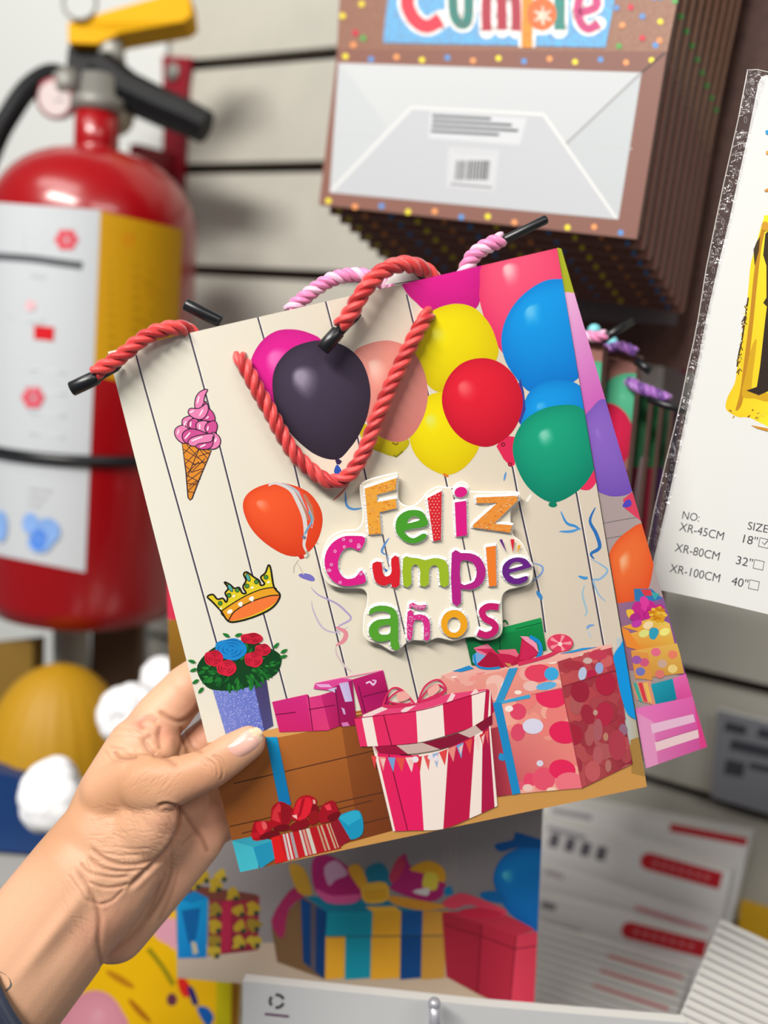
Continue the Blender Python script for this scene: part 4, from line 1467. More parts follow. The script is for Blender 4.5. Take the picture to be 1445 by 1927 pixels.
sw = [((sm(LF((655, 113), (610, 125), (580, 165), (573, 225), (600, 240), (640, 215), (632, 190), (640, 150)))), P1),
      (sm(LF((640, 190), (655, 225), (690, 260), (705, 300), (690, 320), (620, 312), (585, 300), (600, 260))), P2),
      (sm(LF((530, 260), (545, 235), (600, 235), (650, 205), (660, 250), (630, 300), (585, 305), (545, 285))), P1),
      (sm(LF((545, 285), (500, 300), (490, 330), (505, 360), (560, 365), (570, 320))), P1),
      (sm(LF((570, 300), (535, 320), (530, 350), (560, 372), (600, 365), (600, 320))), P2),
      (sm(LF((640, 315), (590, 325), (582, 360), (610, 395), (650, 390), (665, 340))), P1),
      (sm(LF((700, 315), (650, 335), (640, 375), (670, 402), (705, 395), (720, 350))), P2),
      (sm(LF((500, 345), (455, 360), (442, 395), (460, 435), (500, 462), (530, 440), (540, 380))), P1),
      (sm(LF((560, 368), (505, 385), (492, 420), (510, 455), (560, 470), (620, 440), (650, 400))), P2),
      (sm(LF((680, 395), (720, 405), (740, 440), (730, 480), (690, 500), (650, 480))), P1),
      (sm(LF((690, 400), (600, 410), (545, 430), (530, 460), (560, 480), (640, 470), (690, 440))), P1),
      (sm(LF((690, 415), (680, 450), (600, 465), (580, 485), (610, 500), (660, 498), (690, 470))), P2)]
for o_, c_ in sw:
    A.poly(o_, c_)
    A.stroke(o_, 1.9, OUT, smooth=False, closed=True)
for p_ in (((600, 160), (590, 200)), ((565, 250), (545, 262)), ((625, 245), (605, 280)), ((515, 320), (505, 345)), ((548, 325), (545, 350)), ((605, 340), (605, 365)),
           ((660, 355), (655, 375)), ((470, 375), (462, 400)), ((540, 395), (510, 430)), ((620, 420), (555, 445)), ((640, 470), (610, 485)), ((712, 430), (705, 450)), ((660, 290), (650, 300))):
    A.stroke(LF(*p_), 2.6, (250, 232, 240), smooth=False, cap=True)

# crown
crown = sm(LF((655, 1455), (690, 1440), (720, 1470), (755, 1465), (775, 1490), (785, 1465), (770, 1430), (790, 1400), (765, 1360), (800, 1375), (830, 1400), (860, 1395), (880, 1430),
              (905, 1430), (885, 1390), (905, 1350), (890, 1310), (910, 1295), (960, 1330), (990, 1350), (1000, 1380), (1025, 1370), (1000, 1330), (1030, 1300), (1050, 1250), (1065, 1275), (1085, 1390), (1125, 1445), (1080, 1520), (980, 1575), (860, 1612), (790, 1612), (745, 1550), (690, 1490)), 4)
A.poly(crown, (226, 204, 40))
band = sm(LF((745, 1553), (800, 1510), (900, 1450), (1000, 1408), (1088, 1395), (1105, 1420), (1122, 1442), (1050, 1450), (930, 1490), (830, 1550), (790, 1608), (765, 1585)), 4)
A.poly(band, (232, 160, 36))
A.poly(sm(LF((790, 1608), (830, 1555), (930, 1492), (1040, 1452), (1120, 1446), (1080, 1505), (980, 1560), (870, 1600)), 4), (242, 122, 56))
A.stroke(band, 2.2, (30, 28, 20), smooth=False, closed=True)
A.stroke(crown, 3.4, (30, 28, 20), smooth=False, closed=True)
for x_, y_ in ((738, 1497), (795, 1445), (848, 1412), (911, 1385), (972, 1358), (1034, 1328)):
    A.poly(ell(*LF.p(x_, y_), 4.6, 4.6), (30, 28, 20))
    A.poly(ell(*LF.p(x_, y_), 3.5, 3.5), (72, 140, 62))
for x_, y_, a_ in ((803, 1398, 60), (918, 1330, 68)):
    A.poly(ell(*LF.p(x_, y_), 8.4, 4, a_), (30, 28, 20))
    A.poly(ell(*LF.p(x_, y_), 7, 2.8, a_), (80, 170, 160))
for x_, y_, r_ in ((800, 1550, 4.6), (868, 1500, 4), (872, 1512, 2.2), (940, 1465, 4.2), (945, 1478, 2.2), (825, 1450, 2.4), (945, 1395, 2.4), (1050, 1360, 2.4), (742, 1530, 2)):
    A.poly(ell(*LF.p(x_, y_), r_ * 1.2, r_ * 0.8, -30), (252, 246, 236))

# wooden chest behind the parcels, floor strip
A.gpoly([(380, 1400), (745, 1322), (800, 1590), (430, 1650)], (190, 116, 52), (176, 100, 40), (120, 58, 24), (150, 84, 36))
A.gpoly([(1160, 1200), (1230, 1200), (1230, 1500), (1180, 1480)], (190, 200, 205), (170, 130, 70))
A.poly([(380, 1400), (500, 1374), (740, 1330), (745, 1345), (520, 1388), (382, 1412)], (222, 162, 92))
A.gpoly([(640, 1350), (760, 1330), (800, 1600), (680, 1600)], (150, 84, 34), (120, 60, 24), (104, 48, 22), (120, 58, 26))
A.poly([(440, 1650), (640, 1590), (760, 1557), (880, 1500), (1000, 1455), (1100, 1425), (1190, 1400), (1230, 1392), (1230, 1520), (440, 1680)], (206, 150, 80))
A.poly([(440, 1652), (640, 1607), (900, 1552), (1230, 1482), (1230, 1520), (440, 1680)], (190, 130, 62))
A.poly([(1186, 1392), (1205, 1385), (1215, 1440), (1216, 1462), (1188, 1455)], (168, 128, 66))
for a_, b_ in (((440, 1474), (705, 1412)), ((432, 1555), (745, 1485)), ((455, 1568), (700, 1506)), ((620, 1565), (740, 1535))):
    A.stroke([a_, b_], 2.0, (78, 42, 26), smooth=False)

# flower pot
A.gpoly(GL((205, 500), (470, 455), (540, 775), (300, 822)), (116, 130, 206), (108, 122, 204), (98, 116, 200), (120, 134, 210))
A.gpoly(GL((470, 455), (555, 440), (600, 740), (540, 775)), (72, 64, 108), (64, 58, 104), (82, 78, 124), (74, 72, 128))
A.layer()
A.hold = True
for i in range(330):
    u, v = random.random(), random.random()
    x = 205 + 265 * u + (95 + (-25) * u) * v
    y = 500 - 45 * u + (322 - 2 * u) * v
    px, py = GL.p(x, y)
    A.poly([(px - 1.3, py), (px, py - 1.0), (px + 1.3, py), (px, py + 1.0)], (172, 176, 236))
A.hold = False
def leaf(cx, cy, L, ang, c):
    ca, sa = math.cos(ang), math.sin(ang)
    pts = [(0, 0), (L * .3, -L * .2), (L * .7, -L * .17), (L, 0), (L * .7, L * .17), (L * .3, L * .2)]
    A.poly([(cx + x * ca - y * sa, cy + x * sa + y * ca) for x, y in pts], c)
A.poly(sm(GL((105, 370), (180, 260), (300, 200), (440, 190), (560, 230), (650, 290), (630, 390), (560, 440), (440, 490), (300, 515), (170, 490))), (16, 66, 30))
for i in range(150):
    a_ = random.uniform(0, 6.28)
    r_ = random.uniform(0.35, 0.95)
    cx, cy = GL.p(370 + 255 * r_ * math.cos(a_) + 5, 365 + 125 * r_ * math.sin(a_) - 12 * math.cos(a_))
    leaf(cx, cy, random.uniform(9, 17), a_ + random.uniform(-.6, .6), random.choice(((20, 92, 36), (28, 112, 44), (12, 70, 30), (38, 128, 48))))
for x_, y_, a_ in ((110, 370, 2.8), (120, 440, 2.6), (150, 490, 2.3), (640, 300, -.3), (645, 270, -.5), (600, 240, -.8), (320, 165, -2.7), (350, 160, -.3), (100, 330, 3.4)):
    leaf(*GL.p(x_, y_), 16, a_, (32, 120, 46))


def rose(cx, cy, r, c, dark, ry=0.85):
    A.poly(sm([(cx + r * (1 + .07 * math.sin(i * 2.4)) * math.cos(i * .628), cy + r * ry * (1 + .07 * math.cos(i * 3.1)) * math.sin(i * .628)) for i in range(10)], 4), c)
    for k in range(9):
        a0 = k * 2.1
        rr = r * (0.15 + 0.09 * k)
        A.stroke([(cx + rr * math.cos(a0 + t), cy + rr * ry * math.sin(a0 + t)) for t in (0, .5, 1.0, 1.5)], 1.5, dark, taper=True)


rose(*GL.p(460, 175), 21, (204, 28, 56), (120, 8, 30), 0.5)
rose(*GL.p(325, 245), 30, (28, 136, 208), (8, 84, 150), 0.68)
rose(*GL.p(532, 248), 15, (208, 32, 60), (126, 8, 30), 0.75)
rose(*GL.p(215, 303), 18, (208, 30, 58), (126, 8, 30))
rose(*GL.p(473, 310), 17.5, (212, 34, 62), (126, 8, 30))
rose(*GL.p(297, 365), 19, (216, 34, 62), (126, 8, 30), 0.8)

# magenta parcel
A.gpoly(GL((592, 585), (820, 535), (960, 770), (640, 780)), (206, 40, 124), (214, 44, 128), (206, 36, 110), (214, 34, 108))
A.gpoly(GL((812, 560), (910, 540), (965, 765), (850, 768)), (222, 60, 134), (214, 50, 124), (226, 64, 120), (222, 50, 116))
A.gpoly(GL((910, 540), (1000, 510), (1030, 740), (965, 765)), (196, 36, 112), (184, 30, 104), (176, 24, 88), (190, 30, 98))
A.gpoly(GL((1000, 470), (1110, 440), (1140, 735), (1035, 745)), (160, 20, 92), (166, 24, 100), (152, 14, 76), (160, 18, 84))
A.gpoly(GL((1110, 440), (1310, 380), (1345, 520), (1180, 680)), (186, 24, 104), (190, 28, 110), (160, 14, 80), (168, 18, 90))
A.gpoly(GL((1185, 550), (1340, 510), (1350, 620), (1195, 650)), (176, 20, 100), (160, 14, 90), (170, 20, 92), (182, 24, 98))
A.poly(GL((860, 500), (870, 465), (1040, 430), (1120, 440), (1010, 480), (960, 510)), (222, 70, 150))
A.gpoly(GL((1025, 465), (1085, 455), (1112, 580), (1065, 585)), (206, 184, 226), (196, 176, 220), (188, 180, 222), (206, 196, 232))
A.poly(GL((870, 470), (960, 470), (980, 490), (900, 490)), (232, 168, 216))
A.poly(GL((950, 505), (1010, 490), (1000, 525)), (206, 196, 230))
A.poly(GL((1040, 620), (1060, 630), (1068, 665), (1055, 665)), (206, 170, 214))
A.poly(GL((1040, 720), (1080, 715), (1095, 740), (1050, 745)), (214, 120, 180))
A.stroke(GL((1200, 465), (1225, 455), (1245, 475), (1262, 455)), 3.2, (236, 200, 232))
A.stroke(GL((1240, 475), (1265, 450), (1240, 445)), 2.6, (226, 180, 222))
for p_ in (((825, 540), (855, 768)), ((612, 668), (745, 652)), ((830, 635), (1000, 605)), ((1150, 480), (1195, 650)), ((1180, 552), (1340, 510)), ((1000, 500), (1032, 742))):
    A.stroke(GL(*p_), 1.8, (110, 10, 60), smooth=False)
A.stroke(GL((870, 465), (1040, 430), (1310, 380)), 1.5, (240, 120, 180), smooth=False)

# blue ribbon and small striped parcel with a red bow
A.gpoly(GL((550, 812), (625, 812), (715, 1250), (640, 1250)), (20, 158, 208), (16, 148, 204), (14, 116, 180), (16, 124, 188))
A.gpoly(GL((365, 1480), (500, 1450), (600, 1490), (520, 1660)), (60, 178, 200), (30, 150, 186), (20, 136, 176), (50, 172, 198))
A.poly(GL((330, 1480), (470, 1525), (515, 1690), (370, 1700)), (70, 190, 208))
A.poly(GL((470, 1525), (600, 1480), (610, 1600), (515, 1665)), (34, 150, 188))
A.poly(GL((330, 1482), (490, 1450), (600, 1482), (470, 1525)), (56, 168, 192))
A.poly(sm(GL((1020, 1330), (1100, 1290), (1155, 1290), (1180, 1350), (1175, 1440), (1100, 1475), (1040, 1420)), 3), (26, 150, 190))
A.poly(GL((1020, 1330), (1110, 1290), (1155, 1292), (1165, 1335), (1085, 1385)), (44, 172, 206))
A.gpoly(GL((585, 1460), (960, 1370), (1040, 1530), (615, 1630)), (206, 24, 30), (176, 22, 34), (170, 24, 36), (222, 30, 36))
A.poly(GL((960, 1370), (1020, 1340), (1100, 1475), (1030, 1525)), (146, 22, 40))
A.poly(GL((585, 1460), (640, 1455), (672, 1615), (615, 1630)), (226, 28, 30))
for u0, u1, c_ in ((0.2, .235, (206, 196, 196)), (.255, .29, (226, 210, 208)), (.32, .37, (170, 160, 164)), (.48, .52, (206, 200, 190)), (.54, .58, (214, 150, 140)), (.60, .66, (210, 204, 190)), (.79, .82, (190, 150, 120)), (.85, .88, (200, 170, 140)), (.95, .975, (204, 170, 140)), (1.0, 1.02, (200, 160, 130))):
    def e_(u, v):
        return GL.p(585 + 375 * u + 30 * v + 28 * u * v, 1460 - 90 * u + 170 * v - 12 * u * v)
    A.poly([e_(u0, 0), e_(u1, 0), e_(u1, 1), e_(u0, 1)], c_)
RD, RL, RK = (178, 14, 32), (226, 32, 50), (116, 10, 24)
SB = Z(430, 1480, 4.983)
for o_, c_, q_ in ((((215, 440), (235, 345), (260, 320), (390, 318), (415, 345), (400, 400), (430, 430), (320, 495), (235, 500)), RD, 2),
                   (((255, 340), (330, 325), (355, 405), (300, 450), (275, 420)), RL, 2), (((310, 330), (345, 326), (365, 380), (330, 400)), (240, 96, 100), 2),
                   (((205, 430), (270, 425), (285, 470), (230, 480)), (206, 24, 40), 1), (((300, 460), (400, 405), (480, 425), (460, 455), (330, 495), (295, 485)), RK, 2),
                   (((400, 260), (405, 200), (440, 155), (490, 135), (560, 165), (610, 215), (590, 290), (560, 350), (470, 365), (415, 380), (395, 330)), RD, 3),
                   (((405, 300), (420, 220), (470, 150), (490, 180), (505, 235), (460, 235), (490, 330), (440, 320)), (222, 50, 60), 1), (((495, 145), (560, 170), (605, 215), (585, 285), (550, 345), (500, 335)), (150, 14, 30), 2),
                   (((420, 385), (470, 355), (560, 350), (580, 395), (500, 415), (430, 405)), RK, 2),
                   (((590, 285), (610, 200), (650, 110), (730, 75), (800, 95), (830, 140), (790, 220), (720, 300), (640, 320)), RD, 3),
                   (((612, 240), (650, 130), (690, 105), (760, 100), (785, 150), (770, 230), (700, 310), (640, 300)), RL, 2), (((690, 110), (720, 105), (680, 260), (645, 300)), (170, 12, 34), 1),
                   (((570, 390), (600, 340), (680, 310), (735, 295), (755, 360), (700, 390), (620, 415)), (136, 12, 28), 2),
                   (((750, 330), (760, 250), (800, 215), (850, 240), (865, 290), (830, 335), (780, 360)), (150, 20, 26), 3), (((790, 160), (840, 180), (850, 230), (800, 215), (770, 240)), (128, 10, 24), 2),
                   (((850, 300), (870, 180), (960, 125), (1005, 150), (1040, 250), (1035, 290), (960, 320), (870, 340)), (164, 16, 34), 2), (((900, 175), (950, 155), (970, 215), (925, 220)), (236, 60, 76), 1),
                   (((930, 270), (1040, 225), (1035, 290), (950, 320)), RK, 2)):
    pts = SB(*o_)
    A.poly(sm(pts, q_) if q_ > 1 else pts, c_)
A.poly(SB((595, 265), (640, 260), (645, 300), (615, 285)), (246, 190, 186))
A.poly(SB((790, 115), (815, 125), (815, 160), (795, 155)), (226, 170, 160))

# green parcel behind the bow
A.gpoly(GR((485, 140), (780, 65), (800, 190), (510, 250)), (20, 124, 66), (16, 146, 72), (14, 120, 60), (12, 100, 54))
A.poly(GR((615, 110), (780, 65), (783, 90), (690, 115), (620, 128)), (22, 150, 78))
A.stroke(GR((615, 100), (622, 200)), 2, (6, 70, 40), smooth=False)
A.stroke(GR((680, 110), (782, 85)), 1.6, (6, 84, 44), smooth=False)
A.stroke(GR((620, 90), (640, 76), (650, 90)), 3, (10, 110, 60))

# large parcel patterned with balloons
pt = GR((390, 290), (450, 260), (620, 230), (840, 195), (1050, 168), (1062, 260), (1078, 270), (1130, 640), (940, 727), (690, 750), (600, 750), (560, 500))
front = GR((560, 270), (845, 235), (940, 727), (600, 752))
A.gpoly(GR((385, 300), (845, 232), (940, 727), (610, 752)), (236, 160, 146), (238, 150, 132), (236, 130, 124), (190, 70, 84))
A.gpoly(GR((842, 232), (1050, 168), (1135, 632), (940, 727)), (196, 84, 84), (186, 60, 76), (140, 40, 54), (190, 86, 84))
A.poly(GR((390, 290), (470, 262), (700, 225), (1050, 168), (1056, 180), (842, 238), (640, 268), (440, 312)), (240, 176, 164))
A.gpoly(GR((570, 500), (640, 480), (690, 748), (610, 760)), (150, 40, 60), (190, 70, 80))
# blobs are clipped to each face
def face_art(face, blobs):
    global A
    B_ = Art(BAGS, clip=face, z0=A.z + 1.2e-6, dz=1.2e-6, gain=A.gain)
    for cx, cy, rx, ry, an, c_ in blobs:
        B_.poly(ell(*GR.p(cx, cy), rx / 2.0643, ry / 2.0643, an, 22), c_)
    A.v += []
    b = len(A.v)
    A.v += B_.v
    A.c += B_.c
    A.f += [tuple(i + b for i in q) for q in B_.f]
    A.z = B_.z
frontq = GR((620, 385), (860, 340), (938, 725), (690, 748))
lidq = GR((390, 300), (842, 236), (862, 342), (600, 392), (560, 370))
sideq = GR((862, 330), (1078, 268), (1133, 632), (940, 725))
sidelid = GR((842, 236), (1050, 170), (1062, 268), (862, 330))
random.seed(11)
rb = lambda n, x0, x1, y0, y1, cs, r0, r1: [(random.uniform(x0, x1), random.uniform(y0, y1), random.uniform(r0, r1), random.uniform(r0, r1) * 1.1, random.uniform(-40, 40), random.choice(cs)) for _ in range(n)]
face_art(lidq, rb(16, 400, 850, 240, 380, ((238, 170, 158), (236, 140, 134), (242, 190, 176)), 18, 40) +
         [(770, 280, 55, 35, 0, (230, 66, 96)), (740, 330, 30, 20, 0, (236, 190, 180)), (820, 283, 28, 26, 0, (60, 170, 224)), (800, 330, 40, 15, -10, (96, 176, 224)), (440, 290, 14, 9, 0, (250, 232, 222)), (480, 280, 14, 8, 0, (248, 220, 210)), (820, 235, 22, 9, 0, (246, 236, 224)), (520, 300, 22, 10, -20, (240, 150, 140)), (690, 355, 14, 8, 0, (246, 232, 220)), (640, 330, 16, 20, 0, (246, 226, 216))])
face_art(frontq, rb(16, 630, 930, 380, 740, ((240, 150, 136), (236, 128, 122), (242, 168, 150)), 25, 60) +
         [(820, 370, 62, 46, 5, (232, 44, 92)), (690, 430, 32, 32, 0, (226, 70, 104)), (655, 418, 16, 12, 0, (246, 232, 224)), (690, 510, 28, 34, 10, (222, 74, 104)), (748, 486, 40, 30, 0, (220, 216, 236)), (868, 510, 58, 44, 8, (230, 36, 88)),
          (775, 630, 13, 12, 0, (222, 214, 230)), (735, 695, 24, 28, 0, (232, 70, 104)), (790, 690, 45, 45, 0, (232, 84, 110)), (862, 655, 52, 40, 10, (232, 40, 90)), (890, 705, 56, 40, 0, (240, 118, 132)), (700, 715, 16, 18, 0, (228, 90, 116)), (728, 725, 20, 14, 0, (240, 200, 190)), (820, 735, 20, 12, 0, (248, 210, 190))])
face_art(sidelid, rb(10, 850, 1060, 180, 320, ((190, 80, 84), (206, 96, 96), (170, 60, 70)), 14, 34) +
         [(905, 250, 40, 18, 0, (170, 50, 66)), (1000, 210, 36, 20, 0, (196, 60, 84)), (1005, 260, 16, 22, 0, (150, 168, 214)), (940, 282, 16, 26, 10, (186, 196, 222)), (975, 285, 20, 18, 0, (186, 34, 72)), (960, 232, 18, 12, 0, (206, 172, 166)), (930, 205, 14, 9, 0, (226, 200, 190))])
face_art(sideq, rb(34, 870, 1130, 280, 720, ((172, 68, 76), (164, 58, 68), (182, 78, 82), (158, 52, 64), (176, 88, 90)), 18, 44) +
         [(930, 350, 36, 44, -10, (158, 34, 58)), (1030, 320, 40, 46, 0, (176, 34, 62)), (900, 520, 40, 42, 0, (166, 36, 58)), (1025, 440, 34, 48, 10, (180, 40, 68)), (960, 440, 26, 40, -15, (160, 40, 60)), (990, 433, 9, 11, 0, (196, 150, 136)), (1030, 527, 10, 16, 0, (186, 130, 106)), (1000, 500, 18, 44, 0, (172, 92, 100)), (1097, 500, 16, 24, 0, (150, 104, 128)), (1075, 560, 34, 60, 0, (176, 60, 76)), (900, 640, 40, 40, 0, (160, 50, 66)), (1000, 600, 20, 34, 0, (184, 90, 96)), (980, 660, 30, 40, 0, (196, 90, 94)), (1040, 640, 12, 24, 0, (182, 112, 104))])
A.stroke(GR((862, 330), (862, 345), (940, 727)), 1.6, (170, 60, 72), smooth=False)
A.stroke(GR((845, 236), (862, 332)), 1.4, (176, 70, 80), smooth=False)
A.stroke(GR((862, 332), (1078, 266)), 2.0, (140, 40, 56), smooth=False)
A.stroke(GR((740, 362), (862, 336)), 1.6, (216, 120, 118), smooth=False)
A.poly(sm(GR((1060, 215), (1085, 175), (1110, 170), (1160, 450), (1140, 455), (1110, 430), (1085, 350), (1068, 260))), (14, 148, 222))
# blue ribbon on the large parcel
A.poly(GR((655, 262), (690, 258), (632, 392), (598, 400)), (50, 150, 204))
A.poly(GR((610, 392), (735, 362), (738, 376), (630, 398)), (60, 166, 214))
A.poly(GR((592, 395), (625, 392), (700, 745), (668, 752)), (30, 138, 198))
A.poly(GR((435, 272), (500, 250), (520, 262), (470, 275)), (36, 140, 204))
A.poly(GR((850, 205), (940, 182), (1000, 178), (900, 200)), (40, 150, 214))
A.poly(sm(GR((620, 590), (640, 600), (635, 620), (615, 612))), (40, 140, 200))
# crimson bow
LBW = Z(640, 1180, 2.491)
for o_, c_, q_ in ((((620, 130), (640, 115), (690, 120), (640, 180), (620, 160)), (120, 170, 220), 1),
                   (((625, 95), (690, 75), (715, 100), (690, 135), (640, 115)), (232, 120, 150), 1), (((625, 100), (660, 110), (690, 125), (640, 170), (632, 180), (660, 190), (740, 185), (770, 160), (735, 120), (712, 98)), (206, 40, 84), 1),
                   (((640, 175), (700, 110), (735, 130), (770, 185), (700, 195)), (170, 18, 58), 1), (((735, 105), (820, 100), (838, 130), (810, 165), (770, 150)), (232, 104, 130), 1),
                   (((735, 120), (790, 125), (835, 140), (790, 185), (765, 180)), (196, 28, 74), 1), (((770, 165), (800, 170), (790, 185)), (206, 150, 80), 1),
                   (((800, 180), (840, 120), (850, 50), (880, 55), (925, 105), (920, 130), (880, 155)), (186, 24, 66), 1), (((842, 40), (880, 42), (920, 75), (930, 120), (905, 90), (870, 65)), (242, 150, 178), 1),
                   (((855, 60), (900, 90), (925, 125), (870, 150), (840, 150)), (206, 36, 84), 1)):
    A.poly(LBW(*o_), c_)
A.stroke(GR((735, 138), (770, 160), (778, 195), (765, 222)), 7, (24, 138, 206))
A.stroke(GR((520, 205), (530, 250), (570, 262), (620, 258)), 4, (24, 140, 206))
A.stroke(GR((690, 245), (800, 215), (850, 190)), 7, (214, 50, 90))
A.poly(ell(*GR.p(853, 163), 24.5, 17), (226, 60, 96))
for i in range(5):
    A.stroke([GR.p(853, 165), (GR.p(853, 163)[0] + 21 * math.cos(i * 1.25), GR.p(853, 163)[1] + 15 * math.sin(i * 1.25))], lambda t: 1 + 6 * t, (244, 150, 160), smooth=False)
A.poly(ell(*GR.p(853, 167), 4, 4), (246, 214, 208))

# round striped box
CRM, MG, MGD = (246, 230, 220), (230, 34, 96), (196, 22, 72)
top = sm(GR((55, 455), (170, 420), (290, 390), (440, 360), (565, 340), (590, 425), (400, 480), (200, 480)), 4)
def stripes(pl, pr, segs):
    """vertical stripes between an upper and a lower edge line (both polylines over u)"""
    for u0, u1, c_ in segs:
        n = 3
        up = [pl(u0 + (u1 - u0) * i / n) for i in range(n + 1)]
        lo = [pr(u0 + (u1 - u0) * i / n) for i in range(n + 1)]
        A.poly(up + lo[::-1], c_)
def polyl(pts):
    P = sm(pts, 12, False)
    return lambda u: P[int(round(max(0, min(1, u)) * (len(P) - 1)))]
bu = polyl(GR((125, 560), (250, 600), (420, 570), (530, 500), (580, 450)))
bl_ = polyl(GR((205, 893), (290, 890), (400, 884), (510, 840), (610, 795)))
stripes(bu, bl_, [(0, .05, CRM), (.05, .17, MG), (.17, .33, (234, 30, 98)), (.33, .5, CRM), (.5, .72, MGD), (.72, .84, CRM), (.84, .95, (176, 22, 70)), (.95, 1, CRM)])
A.stroke(GR((180, 560), (262, 890)), 2, (130, 10, 50), smooth=False)
lu = polyl(GR((55, 455), (170, 440), (320, 420), (470, 375), (570, 345), (585, 360)))
ll = polyl(GR((78, 565), (190, 560), (325, 545), (480, 500), (560, 470), (597, 425)))
A.poly(GR((55, 455), (150, 425), (300, 385), (440, 358), (575, 340), (570, 352), (470, 385), (320, 425), (170, 445)), (232, 70, 120))
for a_, b_ in (((90, 450), (180, 412)), ((240, 432), (300, 390)), ((420, 395), (440, 360)), ((510, 370), (530, 345))):
    A.stroke(GR(a_, b_), 8, (244, 214, 212), smooth=False)
stripes(lu, ll, [(0, .07, (232, 50, 104)), (.07, .14, CRM), (.14, .36, (228, 44, 98)), (.36, .5, CRM), (.5, .66, (206, 26, 78)), (.66, .78, CRM), (.78, .85, (190, 24, 72)), (.85, .90, CRM), (.90, 1, (176, 20, 66))])
DKM, DKC = (160, 18, 62), (206, 178, 168)
stripes(polyl(GR((126, 563), (200, 561), (330, 547), (480, 503), (590, 440))), polyl(GR((138, 588), (240, 596), (400, 572), (520, 522), (590, 478))),
        [(0, .05, DKC), (.05, .30, DKM), (.30, .47, DKC), (.47, .70, (136, 18, 52)), (.70, .83, DKC), (.83, 1, (130, 18, 50))])
A.stroke(GR((168, 440), (200, 560)), 2, (130, 10, 50), smooth=False)
A.stroke(GR((55, 455), (170, 442), (320, 422), (470, 378), (570, 347)), 1.6, (150, 16, 60), smooth=True)
# bunting
ctop = polyl(GR((120, 600), (200, 607), (290, 605), (370, 590), (450, 560), (530, 525), (575, 500)))
cc = ((226, 70, 70), (236, 140, 130), (120, 160, 214), (230, 80, 70), (246, 214, 206), (214, 44, 52), (230, 90, 90), (150, 180, 220))
for i in range(15):
    u0, u1 = i / 15, (i + .9) / 15
    a_, b_ = ctop(u0), ctop(u1)
    A.poly([a_, b_, ((a_[0] + b_[0]) / 2 + 3, (a_[1] + b_[1]) / 2 + 29 - 6 * abs(u0 - .4))], cc[i % 8])
    if i % 3 == 1:
        A.poly([((a_[0] * 2 + b_[0]) / 3, a_[1] + 4), (b_[0], b_[1] + 3), ((a_[0] + b_[0]) / 2 + 2, (a_[1] + b_[1]) / 2 + 20)], (240, 196, 186))
for x_, y_, r_ in ((292, 614, 6), (350, 605, 5), (373, 610, 5)):
    A.poly(ell(*GR.p(x_, y_), r_, r_), (236, 226, 232))
# bow of thin ribbon
for pts in (((290, 400), (240, 345), (200, 340), (172, 385), (180, 405), (290, 400)), ((290, 400), (255, 360), (225, 350), (190, 390), (290, 402)), ((300, 395), (330, 330), (380, 305), (410, 340), (380, 370), (300, 395)), ((300, 395), (345, 340), (380, 325), (400, 350), (300, 395)), ((175, 385), (170, 410), (250, 408), (300, 398))):
    A.stroke(GR(*pts), 3.4, (214, 44, 92))
A.poly(sm(GR((220, 360), (250, 350), (270, 375), (230, 390))), (240, 170, 160))
A.poly(sm(GR((340, 345), (375, 322), (385, 345), (350, 370))), (240, 176, 164))

# paper: thin card behind the print, white cut edges
card = MB()
n_ = BAGP.n
TH = 0.0006
card.prism([BTL, BTR, BBR, BBL], n_, TH)
PAPER_EDGE = mat('paper_edge', (246, 245, 240), rough=0.65, spec=0.2)
A.build('front_panel', [PRINT, PAPER_EDGE], bag, card)

# ---------------------------------------------------------------- side gusset and back panel
GC = at(1330, 1405, 0.442)                       # lower rear corner
GB = BAGP.hit(1214, 1446, -0.0012)               # lower front corner of the gusset
GT = BAGP.hit(1048, 467, -0.0008)
GUSP = Plane.through(GT, GB, GC)
G = Art(SurfOff(GUSP), clip=[(1048, 466), (1056, 468), (1330, 1405), (1214, 1446)], z0=3e-5, gain=.98)
RP = Z(1085, 650, 3.211)
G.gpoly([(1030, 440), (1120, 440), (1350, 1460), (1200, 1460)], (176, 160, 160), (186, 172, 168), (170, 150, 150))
for y_ in (985, 1015, 1050):
    G.stroke([(1100, y_ + 6), (1300, y_ - 30)], 1.6, (120, 112, 114), smooth=False)
G.poly(BL((870, 210), (940, 210), (1000, 480), (900, 462)), (172, 178, 40))
G.gpoly([(1050, 548), (1088, 552), (1150, 756), (1095, 790)], (240, 190, 226), (236, 170, 216), (204, 96, 184), (206, 96, 186))
G.balloon(sm(RP((30, 470), (90, 380), (165, 325), (260, 440), (345, 800), (335, 880), (270, 910), (180, 905), (110, 850), (70, 640))), RP.p(120, 520), (142, 102, 198), (152, 116, 206), (112, 78, 178), hs=.1)
G.poly(RP((280, 930), (335, 885), (400, 1070), (290, 985)), (222, 66, 96))
G.poly(sm(RP((276, 970), (300, 935), (325, 935), (330, 965), (300, 980))), (84, 70, 190))
G.balloon(sm(RP((190, 1290), (230, 1195), (310, 1120), (400, 1080), (470, 1200), (440, 1450), (370, 1530), (300, 1612), (240, 1560), (205, 1430))), RP.p(275, 1300), (240, 112, 54), (246, 176, 130), (226, 72, 30), hs=.2)
G.gpoly(RP((240, 1560), (640, 1500), (720, 2000), (270, 1960)), (150, 110, 140), (140, 80, 160), (130, 60, 150), (160, 110, 130))
G.poly(RP((345, 1470), (450, 1470), (520, 1530), (400, 1560), (350, 1540)), (50, 120, 180))
G.poly(RP((385, 1475), (445, 1475), (460, 1510), (410, 1515)), (220, 60, 70))
G.poly(RP((450, 1490), (500, 1500), (470, 1540)), (60, 170, 170))
